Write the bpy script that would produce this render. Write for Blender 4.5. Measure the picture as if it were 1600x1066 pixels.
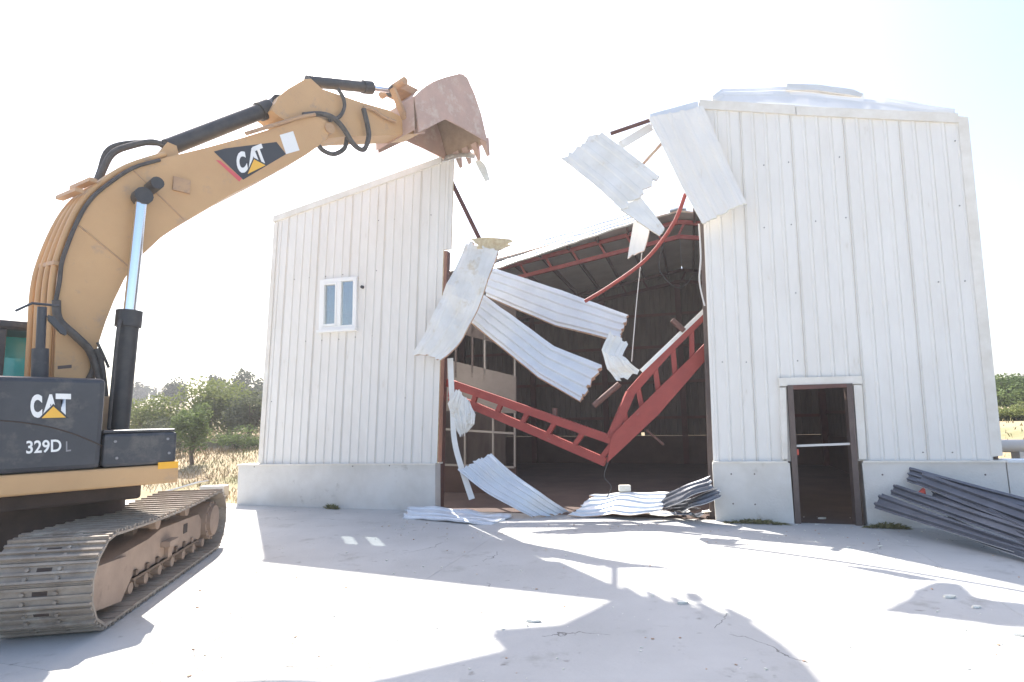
import bpy, math, random
from mathutils import Vector, Matrix, noise
random.seed(7)
for o in list(bpy.data.objects): bpy.data.objects.remove(o)
scene = bpy.context.scene
col = scene.collection

# ------------------------------------------------------------------ camera
FPX, PITCH, ROLL, CAMH = 902.0, math.radians(7.4), math.radians(-1.0), 1.8
f0 = Vector((0, math.cos(PITCH), math.sin(PITCH)))
r0 = Vector((1, 0, 0)); u0 = r0.cross(f0)
CR = math.cos(ROLL) * r0 + math.sin(ROLL) * u0
CU = -math.sin(ROLL) * r0 + math.cos(ROLL) * u0
CAM = Vector((0, 0, CAMH))
cd = bpy.data.cameras.new('camera'); cam = bpy.data.objects.new('camera', cd); col.objects.link(cam)
m = Matrix.Identity(4)
for i in range(3):
    m[i][0] = CR[i]; m[i][1] = CU[i]; m[i][2] = -f0[i]; m[i][3] = CAM[i]
cam.matrix_world = m
cd.sensor_width = 36; cd.lens = FPX / 1600 * 36; cd.clip_start = 0.05; cd.clip_end = 6000
scene.camera = cam

# ------------------------------------------------------------------ light
SV = Vector((0.335, -0.78, -1.0)).normalized()          # the way the sunlight travels
ELEV = math.asin(-SV.z); AZ = math.atan2(-SV.x, -SV.y)
w = bpy.data.worlds.new('World'); scene.world = w; w.use_nodes = True
nt = w.node_tree; nt.nodes.clear()
sky = nt.nodes.new('ShaderNodeTexSky'); sky.sky_type = 'NISHITA'; sky.sun_disc = False
sky.sun_elevation = ELEV; sky.sun_rotation = AZ; sky.dust_density = 2.8; sky.air_density = 1.0; sky.ozone_density = 1.0
bg = nt.nodes.new('ShaderNodeBackground'); bg.inputs[1].default_value = 0.15
wo = nt.nodes.new('ShaderNodeOutputWorld')
nt.links.new(sky.outputs[0], bg.inputs[0]); nt.links.new(bg.outputs[0], wo.inputs[0])
sl = bpy.data.lights.new('sun', 'SUN'); sl.energy = 5.0; sl.angle = math.radians(0.53); sl.color = (1, 0.95, 0.87)
so = bpy.data.objects.new('sun', sl); col.objects.link(so)
so.rotation_euler = SV.to_track_quat('-Z', 'Y').to_euler(); so.location = (-6, 20, 25)
vs = scene.view_settings
vs.view_transform = 'Standard'; vs.look = 'None'; vs.gamma = 1; vs.use_curve_mapping = False
vs.exposure = 1.24
HAZE = 0.0018

# ------------------------------------------------------------------ materials
def mat(name, c1, c2=None, scale=3.0, rough=0.6, metal=0.0, bump=0.0, bscale=40.0, c3=None, s3=12.0, amt3=0.5, spec=0.5, stretch=None, lo=0.35, hi=0.65):
    M = bpy.data.materials.new(name); M.use_nodes = True
    n = M.node_tree.nodes; L = M.node_tree.links; b = n['Principled BSDF']
    b.inputs['Roughness'].default_value = rough; b.inputs['Metallic'].default_value = metal
    b.inputs['Specular IOR Level'].default_value = spec
    b.inputs['Base Color'].default_value = (*c1, 1)
    geo = n.new('ShaderNodeNewGeometry'); vec = geo.outputs['Position']
    if stretch:
        mp = n.new('ShaderNodeMapping'); mp.inputs['Scale'].default_value = stretch
        L.new(vec, mp.inputs['Vector']); vecs = mp.outputs[0]
    else: vecs = vec
    if c2:
        t = n.new('ShaderNodeTexNoise'); t.inputs['Scale'].default_value = scale; t.inputs['Detail'].default_value = 6; t.inputs['Roughness'].default_value = 0.62
        L.new(vecs, t.inputs['Vector'])
        r = n.new('ShaderNodeValToRGB'); r.color_ramp.elements[0].position = lo; r.color_ramp.elements[1].position = hi
        r.color_ramp.elements[0].color = (*c1, 1); r.color_ramp.elements[1].color = (*c2, 1)
        L.new(t.outputs['Fac'], r.inputs[0]); out = r.outputs[0]
        if c3:
            t3 = n.new('ShaderNodeTexNoise'); t3.inputs['Scale'].default_value = s3; t3.inputs['Detail'].default_value = 8; t3.inputs['Roughness'].default_value = 0.7
            L.new(vecs, t3.inputs['Vector'])
            r3 = n.new('ShaderNodeValToRGB'); r3.color_ramp.elements[0].position = amt3; r3.color_ramp.elements[1].position = amt3 + 0.14
            L.new(t3.outputs['Fac'], r3.inputs[0])
            mx = n.new('ShaderNodeMix'); mx.data_type = 'RGBA'
            L.new(r3.outputs[0], mx.inputs[0]); L.new(out, mx.inputs[6]); mx.inputs[7].default_value = (*c3, 1)
            out = mx.outputs[2]
        L.new(out, b.inputs['Base Color'])
    if bump:
        tb = n.new('ShaderNodeTexNoise'); tb.inputs['Scale'].default_value = bscale; tb.inputs['Detail'].default_value = 5
        L.new(vec, tb.inputs['Vector'])
        bp = n.new('ShaderNodeBump'); bp.inputs['Strength'].default_value = bump; bp.inputs['Distance'].default_value = 0.02
        L.new(tb.outputs['Fac'], bp.inputs['Height']); L.new(bp.outputs[0], b.inputs['Normal'])
    return M

M = {}
M['panel'] = mat('white_panel', (.765, .745, .705), (.725, .70, .655), 1.3, .45, 0, .10, 1.6, (.60, .55, .47), 2.6, .63, stretch=(2.2, 2.2, .7))
M['panel_hang'] = mat('white_torn_panel', (.76, .76, .74), (.68, .67, .63), 2.5, .42, 0, .06, 5.0, (.56, .50, .39), 3.0, .56)
M['roof_sheet'] = mat('pale_roof_sheet', (.70, .73, .76), (.62, .65, .69), 2.0, .35, .15, .05, 6.0, (.50, .50, .50), 3, .64)
M['trim'] = mat('cream_trim', (.76, .73, .67), (.66, .62, .55), 3.0, .45)
M['foam'] = mat('foam_core', (.72, .62, .40), (.55, .42, .26), 14, .95, 0, .6, 60)
M['foam_edge'] = mat('torn_edge', (.58, .44, .32), (.46, .25, .17), 18, .95, 0, .5, 60, (.66, .60, .45), 9, .5)
M['foam_white'] = mat('white_foam', (.80, .79, .72), (.70, .68, .58), 20, .95, 0, .5, 60)
M['concrete'] = mat('plinth_concrete', (.70, .68, .64), (.60, .575, .53), 1.4, .9, 0, .25, 30, (.44, .41, .36), 2.6, .60)
M['slab'] = mat('yard_concrete', (.505, .495, .475), (.425, .415, .395), .55, .85, 0, .25, 25, (.34, .325, .30), 1.7, .57)
def cracks(X, col_, scale=.33, wid=.006):
    n = X.node_tree.nodes; L = X.node_tree.links; b = n['Principled BSDF']; src = b.inputs['Base Color'].links[0].from_socket
    geo = n.new('ShaderNodeNewGeometry'); nz = n.new('ShaderNodeTexNoise'); nz.inputs['Scale'].default_value = 1.8; nz.inputs['Detail'].default_value = 6; L.new(geo.outputs['Position'], nz.inputs['Vector'])
    ad = n.new('ShaderNodeVectorMath'); ad.operation = 'MULTIPLY_ADD'; ad.inputs[1].default_value = (.9, .9, .9); L.new(nz.outputs['Color'], ad.inputs[0]); L.new(geo.outputs['Position'], ad.inputs[2])
    vo = n.new('ShaderNodeTexVoronoi'); vo.feature = 'DISTANCE_TO_EDGE'; vo.inputs['Scale'].default_value = scale; L.new(ad.outputs[0], vo.inputs['Vector'])
    lt = n.new('ShaderNodeMath'); lt.operation = 'LESS_THAN'; lt.inputs[1].default_value = wid * scale; L.new(vo.outputs['Distance'], lt.inputs[0])
    n2 = n.new('ShaderNodeTexNoise'); n2.inputs['Scale'].default_value = .6; L.new(geo.outputs['Position'], n2.inputs['Vector'])
    g2 = n.new('ShaderNodeMath'); g2.operation = 'GREATER_THAN'; g2.inputs[1].default_value = .52; L.new(n2.outputs['Fac'], g2.inputs[0])
    mu = n.new('ShaderNodeMath'); mu.operation = 'MULTIPLY'; L.new(lt.outputs[0], mu.inputs[0]); L.new(g2.outputs[0], mu.inputs[1])
    mx = n.new('ShaderNodeMix'); mx.data_type = 'RGBA'; L.new(mu.outputs[0], mx.inputs[0]); L.new(src, mx.inputs[6]); mx.inputs[7].default_value = (*col_, 1); L.new(mx.outputs[2], b.inputs['Base Color'])
    # small dark oil and rubber spots
    n3 = n.new('ShaderNodeTexNoise'); n3.inputs['Scale'].default_value = 7; n3.inputs['Detail'].default_value = 4; L.new(geo.outputs['Position'], n3.inputs['Vector'])
    g3 = n.new('ShaderNodeValToRGB'); g3.color_ramp.elements[0].position = .66; g3.color_ramp.elements[1].position = .76; L.new(n3.outputs['Fac'], g3.inputs[0])
    m3 = n.new('ShaderNodeMix'); m3.data_type = 'RGBA'; L.new(g3.outputs[0], m3.inputs[0]); L.new(mx.outputs[2], m3.inputs[6]); m3.inputs[7].default_value = (.27, .255, .235, 1); L.new(m3.outputs[2], b.inputs['Base Color'])
cracks(M['slab'], (.20, .19, .175))
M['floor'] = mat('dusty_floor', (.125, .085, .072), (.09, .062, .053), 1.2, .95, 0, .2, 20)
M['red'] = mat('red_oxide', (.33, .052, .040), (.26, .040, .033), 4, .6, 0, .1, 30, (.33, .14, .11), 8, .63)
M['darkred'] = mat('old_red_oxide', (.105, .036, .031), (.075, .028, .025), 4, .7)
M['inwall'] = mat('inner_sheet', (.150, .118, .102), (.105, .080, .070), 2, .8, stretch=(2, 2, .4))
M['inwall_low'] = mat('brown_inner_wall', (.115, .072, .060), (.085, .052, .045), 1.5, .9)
M['inroof'] = mat('roof_underside', (.60, .57, .53), (.50, .47, .44), 1.2, .8)
M['purlin'] = mat('brown_purlin', (.15, .07, .055), (.11, .055, .045), 3, .7)
M['cabin_rail'] = mat('cabin_rail', (.36, .33, .30), None, rough=.6)
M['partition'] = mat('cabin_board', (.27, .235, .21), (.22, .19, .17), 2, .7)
M['cabinframe'] = mat('cabin_frame', (.62, .60, .57), None, rough=.5)
M['doorframe'] = mat('brown_door_frame', (.115, .085, .075), (.09, .062, .055), 5, .5)
M['pvc'] = mat('white_pvc', (.82, .82, .80), None, rough=.3)
M['screw'] = mat('screw_head', (.20, .19, .18), None, rough=.5, metal=.4)
M['greysheet'] = mat('blue_grey_sheet', (.145, .155, .185), (.105, .112, .135), 3, .38, .25, .05, 8, (.27, .22, .19), 5, .66)
M['greyend'] = mat('sheet_cut_edge', (.55, .55, .55), None, rough=.5)
M['yellow'] = mat('machine_yellow', (.56, .345, .165), (.52, .315, .15), 1.8, .5, 0, .04, 12, (.40, .275, .175), 3.4, .58)
M['yellow_worn'] = mat('worn_yellow', (.48, .30, .16), (.40, .25, .15), 4, .6, 0, .1, 20, (.30, .20, .14), 6, .56)
M['black'] = mat('black_panel', (.030, .034, .044), (.045, .049, .058), 3, .42, 0, .03, 10, (.095, .092, .09), 3.5, .55)
M['blackcyl'] = mat('black_cylinder', (.028, .028, .032), (.05, .047, .045), 6, .45)
M['chrome'] = mat('chrome_rod', (.80, .82, .85), None, rough=.12, metal=1.0)
M['steel'] = mat('track_steel', (.37, .31, .25), (.27, .22, .175), 5, .62, .1, .2, 40, (.46, .41, .345), 3.5, .55)
M['dust'] = mat('dusty_frame', (.42, .30, .22), (.33, .235, .175), 2.5, .9, 0, .2, 25, (.23, .165, .125), 4, .6)
M['darkunder'] = mat('undercarriage_dark', (.075, .052, .042), (.05, .036, .03), 3, .9)
M['bucket'] = mat('worn_bucket', (.52, .35, .285), (.44, .31, .255), 3, .7, .05, .2, 20, (.56, .45, .38), 4, .52)
M['bucket_in'] = mat('bucket_earth', (.37, .27, .185), (.29, .205, .14), 5, .95, 0, .4, 30)
M['rubber'] = mat('hose_rubber', (.055, .05, .047), (.09, .082, .075), 12, .7)
M['white_print'] = mat('white_print', (.80, .80, .78), None, rough=.5)
M['yellow_print'] = mat('yellow_print', (.80, .45, .06), None, rough=.5)
M['pink_print'] = mat('red_print', (.62, .10, .11), None, rough=.5)
M['grey_print'] = mat('grey_print', (.25, .25, .26), None, rough=.5)
M['black_print'] = mat('black_print', (.035, .038, .045), None, rough=.45)
M['reflector'] = mat('orange_reflector', (.85, .42, .02), None, rough=.3)
M['teal'] = mat('teal_glass', (.06, .38, .40), None, rough=.1)
M['red_tag'] = mat('red_tag', (.55, .08, .05), None, rough=.6)
M['bark'] = mat('bark', (.13, .095, .07), (.09, .065, .05), 8, .9)
M['grassdry'] = mat('dry_grass', (.33, .25, .14), (.25, .21, .10), .8, .9, c3=(.15, .17, .045), s3=.35, amt3=.5)
M['field'] = mat('dry_field', (.36, .26, .165), (.30, .25, .145), .35, .95, 0, .3, 3, (.15, .16, .065), .22, .52)
M['weed'] = mat('weed', (.17, .18, .07), (.26, .23, .11), 8, .9)
def leafmat(name, a, b_):
    X = mat(name, a, b_, .9, .75, spec=.15, lo=.3, hi=.7)
    n = X.node_tree.nodes; L = X.node_tree.links; b = n['Principled BSDF']
    tr = n.new('ShaderNodeBsdfTranslucent'); mx = n.new('ShaderNodeMixShader'); mx.inputs[0].default_value = .35
    src = b.inputs['Base Color'].links[0].from_socket
    L.new(src, tr.inputs[0]); L.new(b.outputs[0], mx.inputs[1]); L.new(tr.outputs[0], mx.inputs[2])
    L.new(mx.outputs[0], n['Material Output'].inputs[0]); return X
M['leaf_y'] = leafmat('leaf_yellow_green', (.20, .225, .075), (.15, .18, .06))
M['leaf_m'] = leafmat('leaf_green', (.14, .185, .065), (.105, .15, .052))
M['leaf_d'] = leafmat('leaf_dark', (.07, .085, .05), (.055, .07, .042))
M['leaf_o'] = leafmat('leaf_grey_green', (.14, .155, .095), (.105, .12, .07))
G = bpy.data.materials.new('window_glass'); G.use_nodes = True
n = G.node_tree.nodes; L = G.node_tree.links; n.remove(n['Principled BSDF'])
a = n.new('ShaderNodeBsdfTransparent'); a.inputs[0].default_value = (.72, .78, .80, 1)
g = n.new('ShaderNodeBsdfGlossy'); g.inputs['Roughness'].default_value = .03
mx = n.new('ShaderNodeMixShader'); mx.inputs[0].default_value = .32
L.new(a.outputs[0], mx.inputs[1]); L.new(g.outputs[0], mx.inputs[2]); L.new(mx.outputs[0], n['Material Output'].inputs[0]); M['glass'] = G

# ------------------------------------------------------------------ mesh helpers
class MB:
    def __init__(s): s.v = []; s.f = []; s.mi = []; s.cur = 0; s.sm = set()
    def add(s, vs_, fs, mi=None, smooth=False):
        o = len(s.v); s.v += [Vector(p) for p in vs_]
        for f in fs:
            if smooth: s.sm.add(len(s.f))
            s.f.append([i + o for i in f]); s.mi.append(s.cur if mi is None else mi)
    def box(s, lo, hi, X=None, mi=None):
        p = [Vector((x, y, z)) for z in (lo[2], hi[2]) for y in (lo[1], hi[1]) for x in (lo[0], hi[0])]
        if X: p = [X @ q for q in p]
        s.add(p, [(0, 2, 3, 1), (4, 5, 7, 6), (0, 1, 5, 4), (2, 6, 7, 3), (0, 4, 6, 2), (1, 3, 7, 5)], mi)
    def bar(s, a, b, wy, wz, up=Vector((0, 0, 1)), mi=None):
        a = Vector(a); b = Vector(b); d = (b - a).normalized(); sd = d.cross(up)
        if sd.length < 1e-4: sd = d.cross(Vector((1, 0, 0)))
        sd.normalize(); u = sd.cross(d)
        p = [c + sd * i * wy / 2 + u * j * wz / 2 for c in (a, b) for (i, j) in ((-1, -1), (1, -1), (1, 1), (-1, 1))]
        s.add(p, [(3, 2, 1, 0), (4, 5, 6, 7), (0, 1, 5, 4), (1, 2, 6, 5), (2, 3, 7, 6), (3, 0, 4, 7)], mi)
    def tube(s, pts, r, n=10, mi=None, cap=True):
        pts = [Vector(p) for p in pts]; rs = r if isinstance(r, (list, tuple)) else [r] * len(pts)
        vv = []; ref = None
        for i, p in enumerate(pts):
            d = (pts[min(i + 1, len(pts) - 1)] - pts[max(i - 1, 0)]).normalized()
            if ref is None:
                ref = d.cross(Vector((0, 0, 1)))
                if ref.length < .05: ref = d.cross(Vector((1, 0, 0)))
            ref = (ref - d * ref.dot(d)).normalized(); q = d.cross(ref)
            vv += [p + (ref * math.cos(k * 2 * math.pi / n) + q * math.sin(k * 2 * math.pi / n)) * rs[i] for k in range(n)]
        ff = [(i * n + k, i * n + (k + 1) % n, (i + 1) * n + (k + 1) % n, (i + 1) * n + k) for i in range(len(pts) - 1) for k in range(n)]
        s.add(vv, ff, mi, True)
        if cap:
            o = len(pts) - 1
            s.add(vv[:n], [tuple(range(n))[::-1]], mi); s.add(vv[o * n:], [tuple(range(n))], mi)
    def prism(s, poly, dv, mi=None, mi_side=None):
        poly = [Vector(p) for p in poly]; n = len(poly); dv = Vector(dv)
        s.add(poly + [p + dv for p in poly], [tuple(range(n)), tuple(range(2 * n - 1, n - 1, -1))], mi)
        s.add(poly + [p + dv for p in poly], [(i, i + n, (i + 1) % n + n, (i + 1) % n) for i in range(n)], mi_side if mi_side is not None else mi)
    def build(s, name, mats, parent=None, origin=None, bevel=0, weld=False):
        if not isinstance(mats, (list, tuple)): mats = [mats]
        me = bpy.data.meshes.new(name)
        if parent is None and origin is None:
            xs = [p.x for p in s.v]; ys = [p.y for p in s.v]; zs = [p.z for p in s.v]
            origin = Vector(((min(xs) + max(xs)) / 2, (min(ys) + max(ys)) / 2, min(zs)))
        og = Vector(origin) if origin is not None else Vector((0, 0, 0))
        me.from_pydata([p - og for p in s.v], [], s.f)
        for m_ in mats: me.materials.append(M[m_])
        for i, p in enumerate(me.polygons): p.material_index = s.mi[i]; p.use_smooth = i in s.sm
        me.update()
        o = bpy.data.objects.new(name, me); col.objects.link(o); o.location = og
        if parent: o.parent = parent
        if bevel:
            b = o.modifiers.new('bevel', 'BEVEL'); b.width = bevel; b.segments = 2; b.limit_method = 'ANGLE'
        return o
def tag(o, label=None, cat=None, group=None, kind=None):
    if label: o['label'] = label
    if cat: o['category'] = cat
    if group: o['group'] = group
    if kind: o['kind'] = kind
    return o
def empty(name, loc, rz=0, parent=None):
    o = bpy.data.objects.new(name, None); col.objects.link(o); o.location = loc; o.rotation_euler = (0, 0, rz); o.empty_display_size = .3
    if parent: o.parent = parent
    return o
def smoothline(pts, n=8):
    pts = [Vector(p) for p in pts]; out = []
    for i in range(len(pts) - 1):
        p0 = pts[max(i - 1, 0)]; p1 = pts[i]; p2 = pts[i + 1]; p3 = pts[min(i + 2, len(pts) - 1)]
        for k in range(n):
            t = k / n
            out.append(.5 * ((2 * p1) + (p2 - p0) * t + (2 * p0 - 5 * p1 + 4 * p2 - p3) * t * t + (3 * p1 - p0 - 3 * p2 + p3) * t ** 3))
    return out + [pts[-1]]
# a sight line of the camera, met with a plane of the place
def sight(px, py): return f0 * FPX + CR * (px - 800) + CU * (533 - py)
def meet(px, py, p0, nrm):
    d = sight(px, py); return CAM + d * ((Vector(p0) - CAM).dot(nrm) / d.dot(nrm))
def ground_at(px, py, z=0): return meet(px, py, (0, 0, z), Vector((0, 0, 1)))

# ------------------------------------------------------------------ facade frame: u along, t into the building, z up
YAW = math.radians(-17); FD = 11.1
fd = Vector((math.cos(YAW), math.sin(YAW), 0)); fn = Vector((-fd.y, fd.x, 0)); FA = Vector((0, FD, 0))
def FW(u, t, z): return FA + fd * u + fn * t + Vector((0, 0, z))
def FP(px, py, t=0): return meet(px, py, FA + fn * t, fn)                  # world
def FL(px, py, t=0):
    q = FP(px, py, t) - FA; return Vector((q.dot(fd), q.dot(fn), q.z))      # facade-local
UL, UR, URIDGE = FL(418, 500).x, FL(1540, 500).x, 3.2
TB = 11.4; TF = 5.5                                                         # back wall, first standing frame
ZL, ZR, ZRIDGE = 5.80, 6.35, 7.22
def roofz(u):
    return ZL + (ZRIDGE - ZL) * (u - UL) / (URIDGE - UL) if u < URIDGE else ZRIDGE + (ZR - ZRIDGE) * (u - URIDGE) / (UR - URIDGE)

# ------------------------------------------------------------------ ground
def terrain_h(x, y):
    q = Vector((x, y, 0)) - FA; u = q.dot(fd); t = q.dot(fn)
    dx = max(UL - 1.0 - u, 0, u - UR - 1.5); dt = max(t - TB - 1, 0, -.0 - t)
    inside = math.hypot(dx, max(t - TB - 1, 0))
    k = min(1, inside / 4.0) if t > 0 else 0
    tab = [(0, 0), (1.0, .12), (6, .75), (12, 1.2), (22, 1.7), (40, 2.8), (110, 7.0), (150, 7.6), (400, 8), (5000, 8)]
    tt = max(t, 0); z = 0
    for (a_, za), (b_, zb) in zip(tab, tab[1:]):
        if a_ <= tt <= b_: z = za + (zb - za) * (tt - a_) / (b_ - a_)
    z += k * .12 * noise.noise(Vector((x * .25, y * .25, 0))) * min(1, tt / 3)
    return -.06 + z * k
def make_terrain():
    us = [-700, -450, -300, -160] + [-110 + 4 * i for i in range(15)] + [-50 + 1.5 * i for i in range(70)] + [60, 80, 110, 160, 300, 450, 700]
    ts = [-300, -100, -40, -12, -2, -.2] + [.3 + .7 * i for i in range(50)] + [37, 42, 50, 60, 75, 90, 110, 130, 150, 200, 300, 450, 700]
    b = MB(); vv = []
    for t in ts:
        for u in us:
            p = FW(u, t, 0); vv.append((p.x, p.y, terrain_h(p.x, p.y)))
    n = len(us)
    b.add(vv, [(j * n + i, j * n + i + 1, (j + 1) * n + i + 1, (j + 1) * n + i) for j in range(len(ts) - 1) for i in range(n - 1)], smooth=True)
    o = b.build('ground', 'field', origin=(0, 0, 0)); tag(o, kind='structure')
make_terrain()
yard = empty('concrete_yard', FA, YAW); tag(yard, kind='structure')
ue = [-26, -21, -16, -10.6, -5.2, .3, 5.9, 11.4, 17, 22.5, 28]; te = [-24, -18.4, -12.8, -7.3, .0]
for i in range(len(ue) - 1):
    for j in range(len(te) - 1):
        b = MB(); g_ = .002
        b.box((ue[i] + g_, te[j] + g_, -.15), (ue[i + 1] - g_, te[j + 1] - g_, 0)); b.build('slab', 'slab', yard)
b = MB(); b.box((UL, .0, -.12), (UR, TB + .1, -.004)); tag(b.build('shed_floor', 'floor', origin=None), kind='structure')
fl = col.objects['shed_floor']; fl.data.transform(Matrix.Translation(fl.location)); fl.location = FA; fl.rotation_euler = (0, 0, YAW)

# ------------------------------------------------------------------ the shed
shed = empty('metal_shed', FA, YAW)
tag(shed, 'half demolished white metal clad shed with its front gable torn open', 'shed')
RIB, RW, RH = .205, .82, .016
def lerp_poly(pts, x):
    for (a_, za), (b_, zb) in zip(pts, pts[1:]):
        if a_ <= x <= b_: return za + (zb - za) * (x - a_) / (b_ - a_ + 1e-9)
    return pts[0][1] if x < pts[0][0] else pts[-1][1]
def wall_panel(u0_, u1_, zb, zt, holes=(), shear=None, t0=0.0, sgn=-1, thick=.045, mats=('panel', 'foam'), parent=None, phase=0.0, rib_h=RH, name='wall_panel'):
    # ribbed sheet between u0_ and u1_; zb/zt give the lower and upper edge; shear(z) leans it
    prof = []
    k = math.ceil((u0_ - phase) / RIB - 1e-6)
    us = {u0_ + .0015: 0.0, u1_ - .0015: 0.0}
    while phase + k * RIB < u1_ + 1e-6:
        c = phase + k * RIB
        for du, h in ((-.030, 0), (-.014, .9), (.014, .9), (.022, 0), (.030, -.55), (.038, 0)):
            if u0_ + .004 < c + du < u1_ - .004: us[c + du] = h * rib_h
        for du, h in ((.100, 0), (.106, -.18), (.112, 0)):
            if u0_ + .004 < c + du < u1_ - .004: us[c + du] = h * rib_h * .5
        k += 1
    for (a_, b_, _, _) in holes:
        for e in (a_, b_):
            if u0_ < e < u1_: us[e] = 0.0
    us = sorted(us.items()); b = MB()
    sh = shear or (lambda u, z: u)
    def strip(seg, lo, hi):
        vv = []
        for (u, h) in seg:
            for z in (lo(u), hi(u)):
                vv.append((sh(u, z), t0 + sgn * h, z)); vv.append((sh(u, z), t0 - sgn * thick, z))
        ff = []; fe = []
        for i in range(len(seg) - 1):
            a_ = 4 * i; c = a_ + 4
            ff += [(a_, c, c + 2, a_ + 2), (a_ + 1, a_ + 3, c + 3, c + 1)]
            fe += [(a_, a_ + 1, c + 1, c), (a_ + 2, c + 2, c + 3, a_ + 3)]
        e = 4 * (len(seg) - 1); fe += [(0, 2, 3, 1), (e, e + 1, e + 3, e + 2)]
        b.add(vv, ff, 0); b.add(vv, fe, 1)
    runs = []; cur = [us[0]]
    def hole_of(u):
        for h in holes:
            if h[0] - 1e-6 < u < h[1] + 1e-6: return h
        return None
    cuts = sorted({u0_ + .0015, u1_ - .0015} | {e for h in holes for e in h[:2] if u0_ < e < u1_})
    for a_, c in zip(cuts, cuts[1:]):
        seg = [q for q in us if a_ - 1e-6 <= q[0] <= c + 1e-6]; h = hole_of((a_ + c) / 2)
        if len(seg) < 2: continue
        if h:
            if h[2] > zb((a_ + c) / 2) + .02: strip(seg, zb, lambda u, h=h: h[2])
            strip(seg, lambda u, h=h: h[3], zt)
        else: strip(seg, zb, zt)
    return b.build(name, mats, parent or shed)

# measured corners of the gable, in facade coordinates
pL0, pL1 = FL(405, 723), FL(430, 347); pLr0, pLr1 = FL(683, 722), FL(709, 243)
lean = lambda a_, b_: (b_.x - a_.x) / (b_.z - a_.z)
LEAN = lean(pL0, pL1)
shL = lambda u, z: u + LEAN * (z - 1.0)
uL0 = pL0.x; uLr = pLr0.x; uLt = FL(709, 243).x - LEAN * (pLr1.z - 1)
zpl = lambda u: lerp_poly([(FL(375, 726).x, FL(375, 726).z), (FL(1565, 719).x, FL(1565, 719).z)], u)
rakeL = [(uL0 - .3, pL1.z - .06), (uL0, pL1.z), (uLt + .3, pLr1.z + .06)]
zstep = FL(697, 390).z
wu0, wu1 = FL(502, 475).x - LEAN * 3.2, FL(558, 475).x - LEAN * 3.2
wz0, wz1 = FL(530, 515).z, FL(530, 436).z
hole = [(wu0, wu1, wz0, wz1)]
ph = FL(586, 700).x
joints = [uL0] + [ph + k * RW for k in range(-6, 6) if uL0 + .15 < ph + k * RW < uLr - .1] + [uLr]
for a_, c in zip(joints, joints[1:]):
    wall_panel(a_, c, zpl, lambda u: lerp_poly(rakeL, u), hole, shL, phase=ph)
if uLt > uLr + .05:
    wall_panel(uLr, uLt, lambda u: zstep, lambda u: lerp_poly(rakeL, u), (), shL, phase=ph)
# right wall
pR0, pR1 = FL(1114, 716), FL(1099, 345); eR0, eR1 = FL(1552, 714), FL(1499, 186)
def shR(u, z):
    k = (u - pR0.x) / (eR0.x - pR0.x); ln = lean(pR0, pR1) * (1 - k) + lean(eR0, eR1) * k; return u + ln * (z - 1.0)
rk0, rk1 = FL(1093, 160), FL(1499, 184)
rakeR = [(pR0.x - 1, rk0.z + .02), (pR0.x, rk0.z), (eR0.x, rk1.z), (eR0.x + 1, rk1.z - .2)]
dr0, dr1 = FL(1234, 700).x, FL(1336, 700).x; dz1 = FL(1280, 601).z
dh = [(dr0, dr1, -.5, dz1)]
phR = FL(1354, 700).x
joints = [pR0.x] + [phR + k * RW for k in range(-8, 8) if pR0.x + .2 < phR + k * RW < eR0.x - .1] + [eR0.x]
for a_, c in zip(joints, joints[1:]):
    wall_panel(a_, c, zpl, lambda u: lerp_poly(rakeR, u), dh, shR, phase=phR)
# screws in rows
b = MB()
def screw_rows(b, us, zs, sh, jitter=.02):
    for z in zs:
        for u in us:
            if random.random() < .45: continue
            uu = u + random.uniform(-.03, .03); zz = z + random.uniform(-jitter, jitter)
            if any(h[0] - .05 < uu < h[1] + .05 and h[2] - .05 < zz < h[3] + .05 for h in hole + dh): continue
            p = Vector((sh(uu, zz), -.002, zz))
            b.tube([p, p + Vector((0, -.010, 0))], .011, 6)
screw_rows(b, [uL0 + .2 + .41 * i for i in range(10)], (1.08, 2.2, 3.5, 4.9, 6.0), shL)
screw_rows(b, [pR0.x + .2 + .41 * i for i in range(10)], (1.12, 2.65, 3.8, 5.0, 6.1), shR)
tag(b.build('fasteners', 'screw', shed), kind='stuff')
# trims
def strip_part(name, pts, wid, dep, mt, y=-.03, up=(0, 0, 1)):
    b = MB()
    for p, q in zip(pts, pts[1:]):
        p = Vector(p); q = Vector(q); b.add([p + Vector((0, y - dep, 0)), q + Vector((0, y - dep, 0)), q + Vector((0, y - dep, wid)), p + Vector((0, y - dep, wid)), p + Vector((0, y + .25, 0)), q + Vector((0, y + .25, 0)), q + Vector((0, y + .25, wid)), p + Vector((0, y + .25, wid))],
              [(0, 1, 2, 3), (7, 6, 5, 4), (3, 2, 6, 7), (4, 5, 1, 0), (0, 3, 7, 4), (1, 5, 6, 2)])
    return b.build(name, mt, shed)
a_, c = FL(428, 348), FL(690, 256); strip_part('verge_trim', [a_, c], .14, .012, 'trim')
a_, c = FL(1093, 171), FL(1243, 180.5); strip_part('verge_trim', [a_, c], .17, .012, 'trim')
a_, c = FL(1244, 181), FL(1497, 193.5); strip_part('verge_trim', [a_, c], .16, .014, 'trim')
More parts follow.
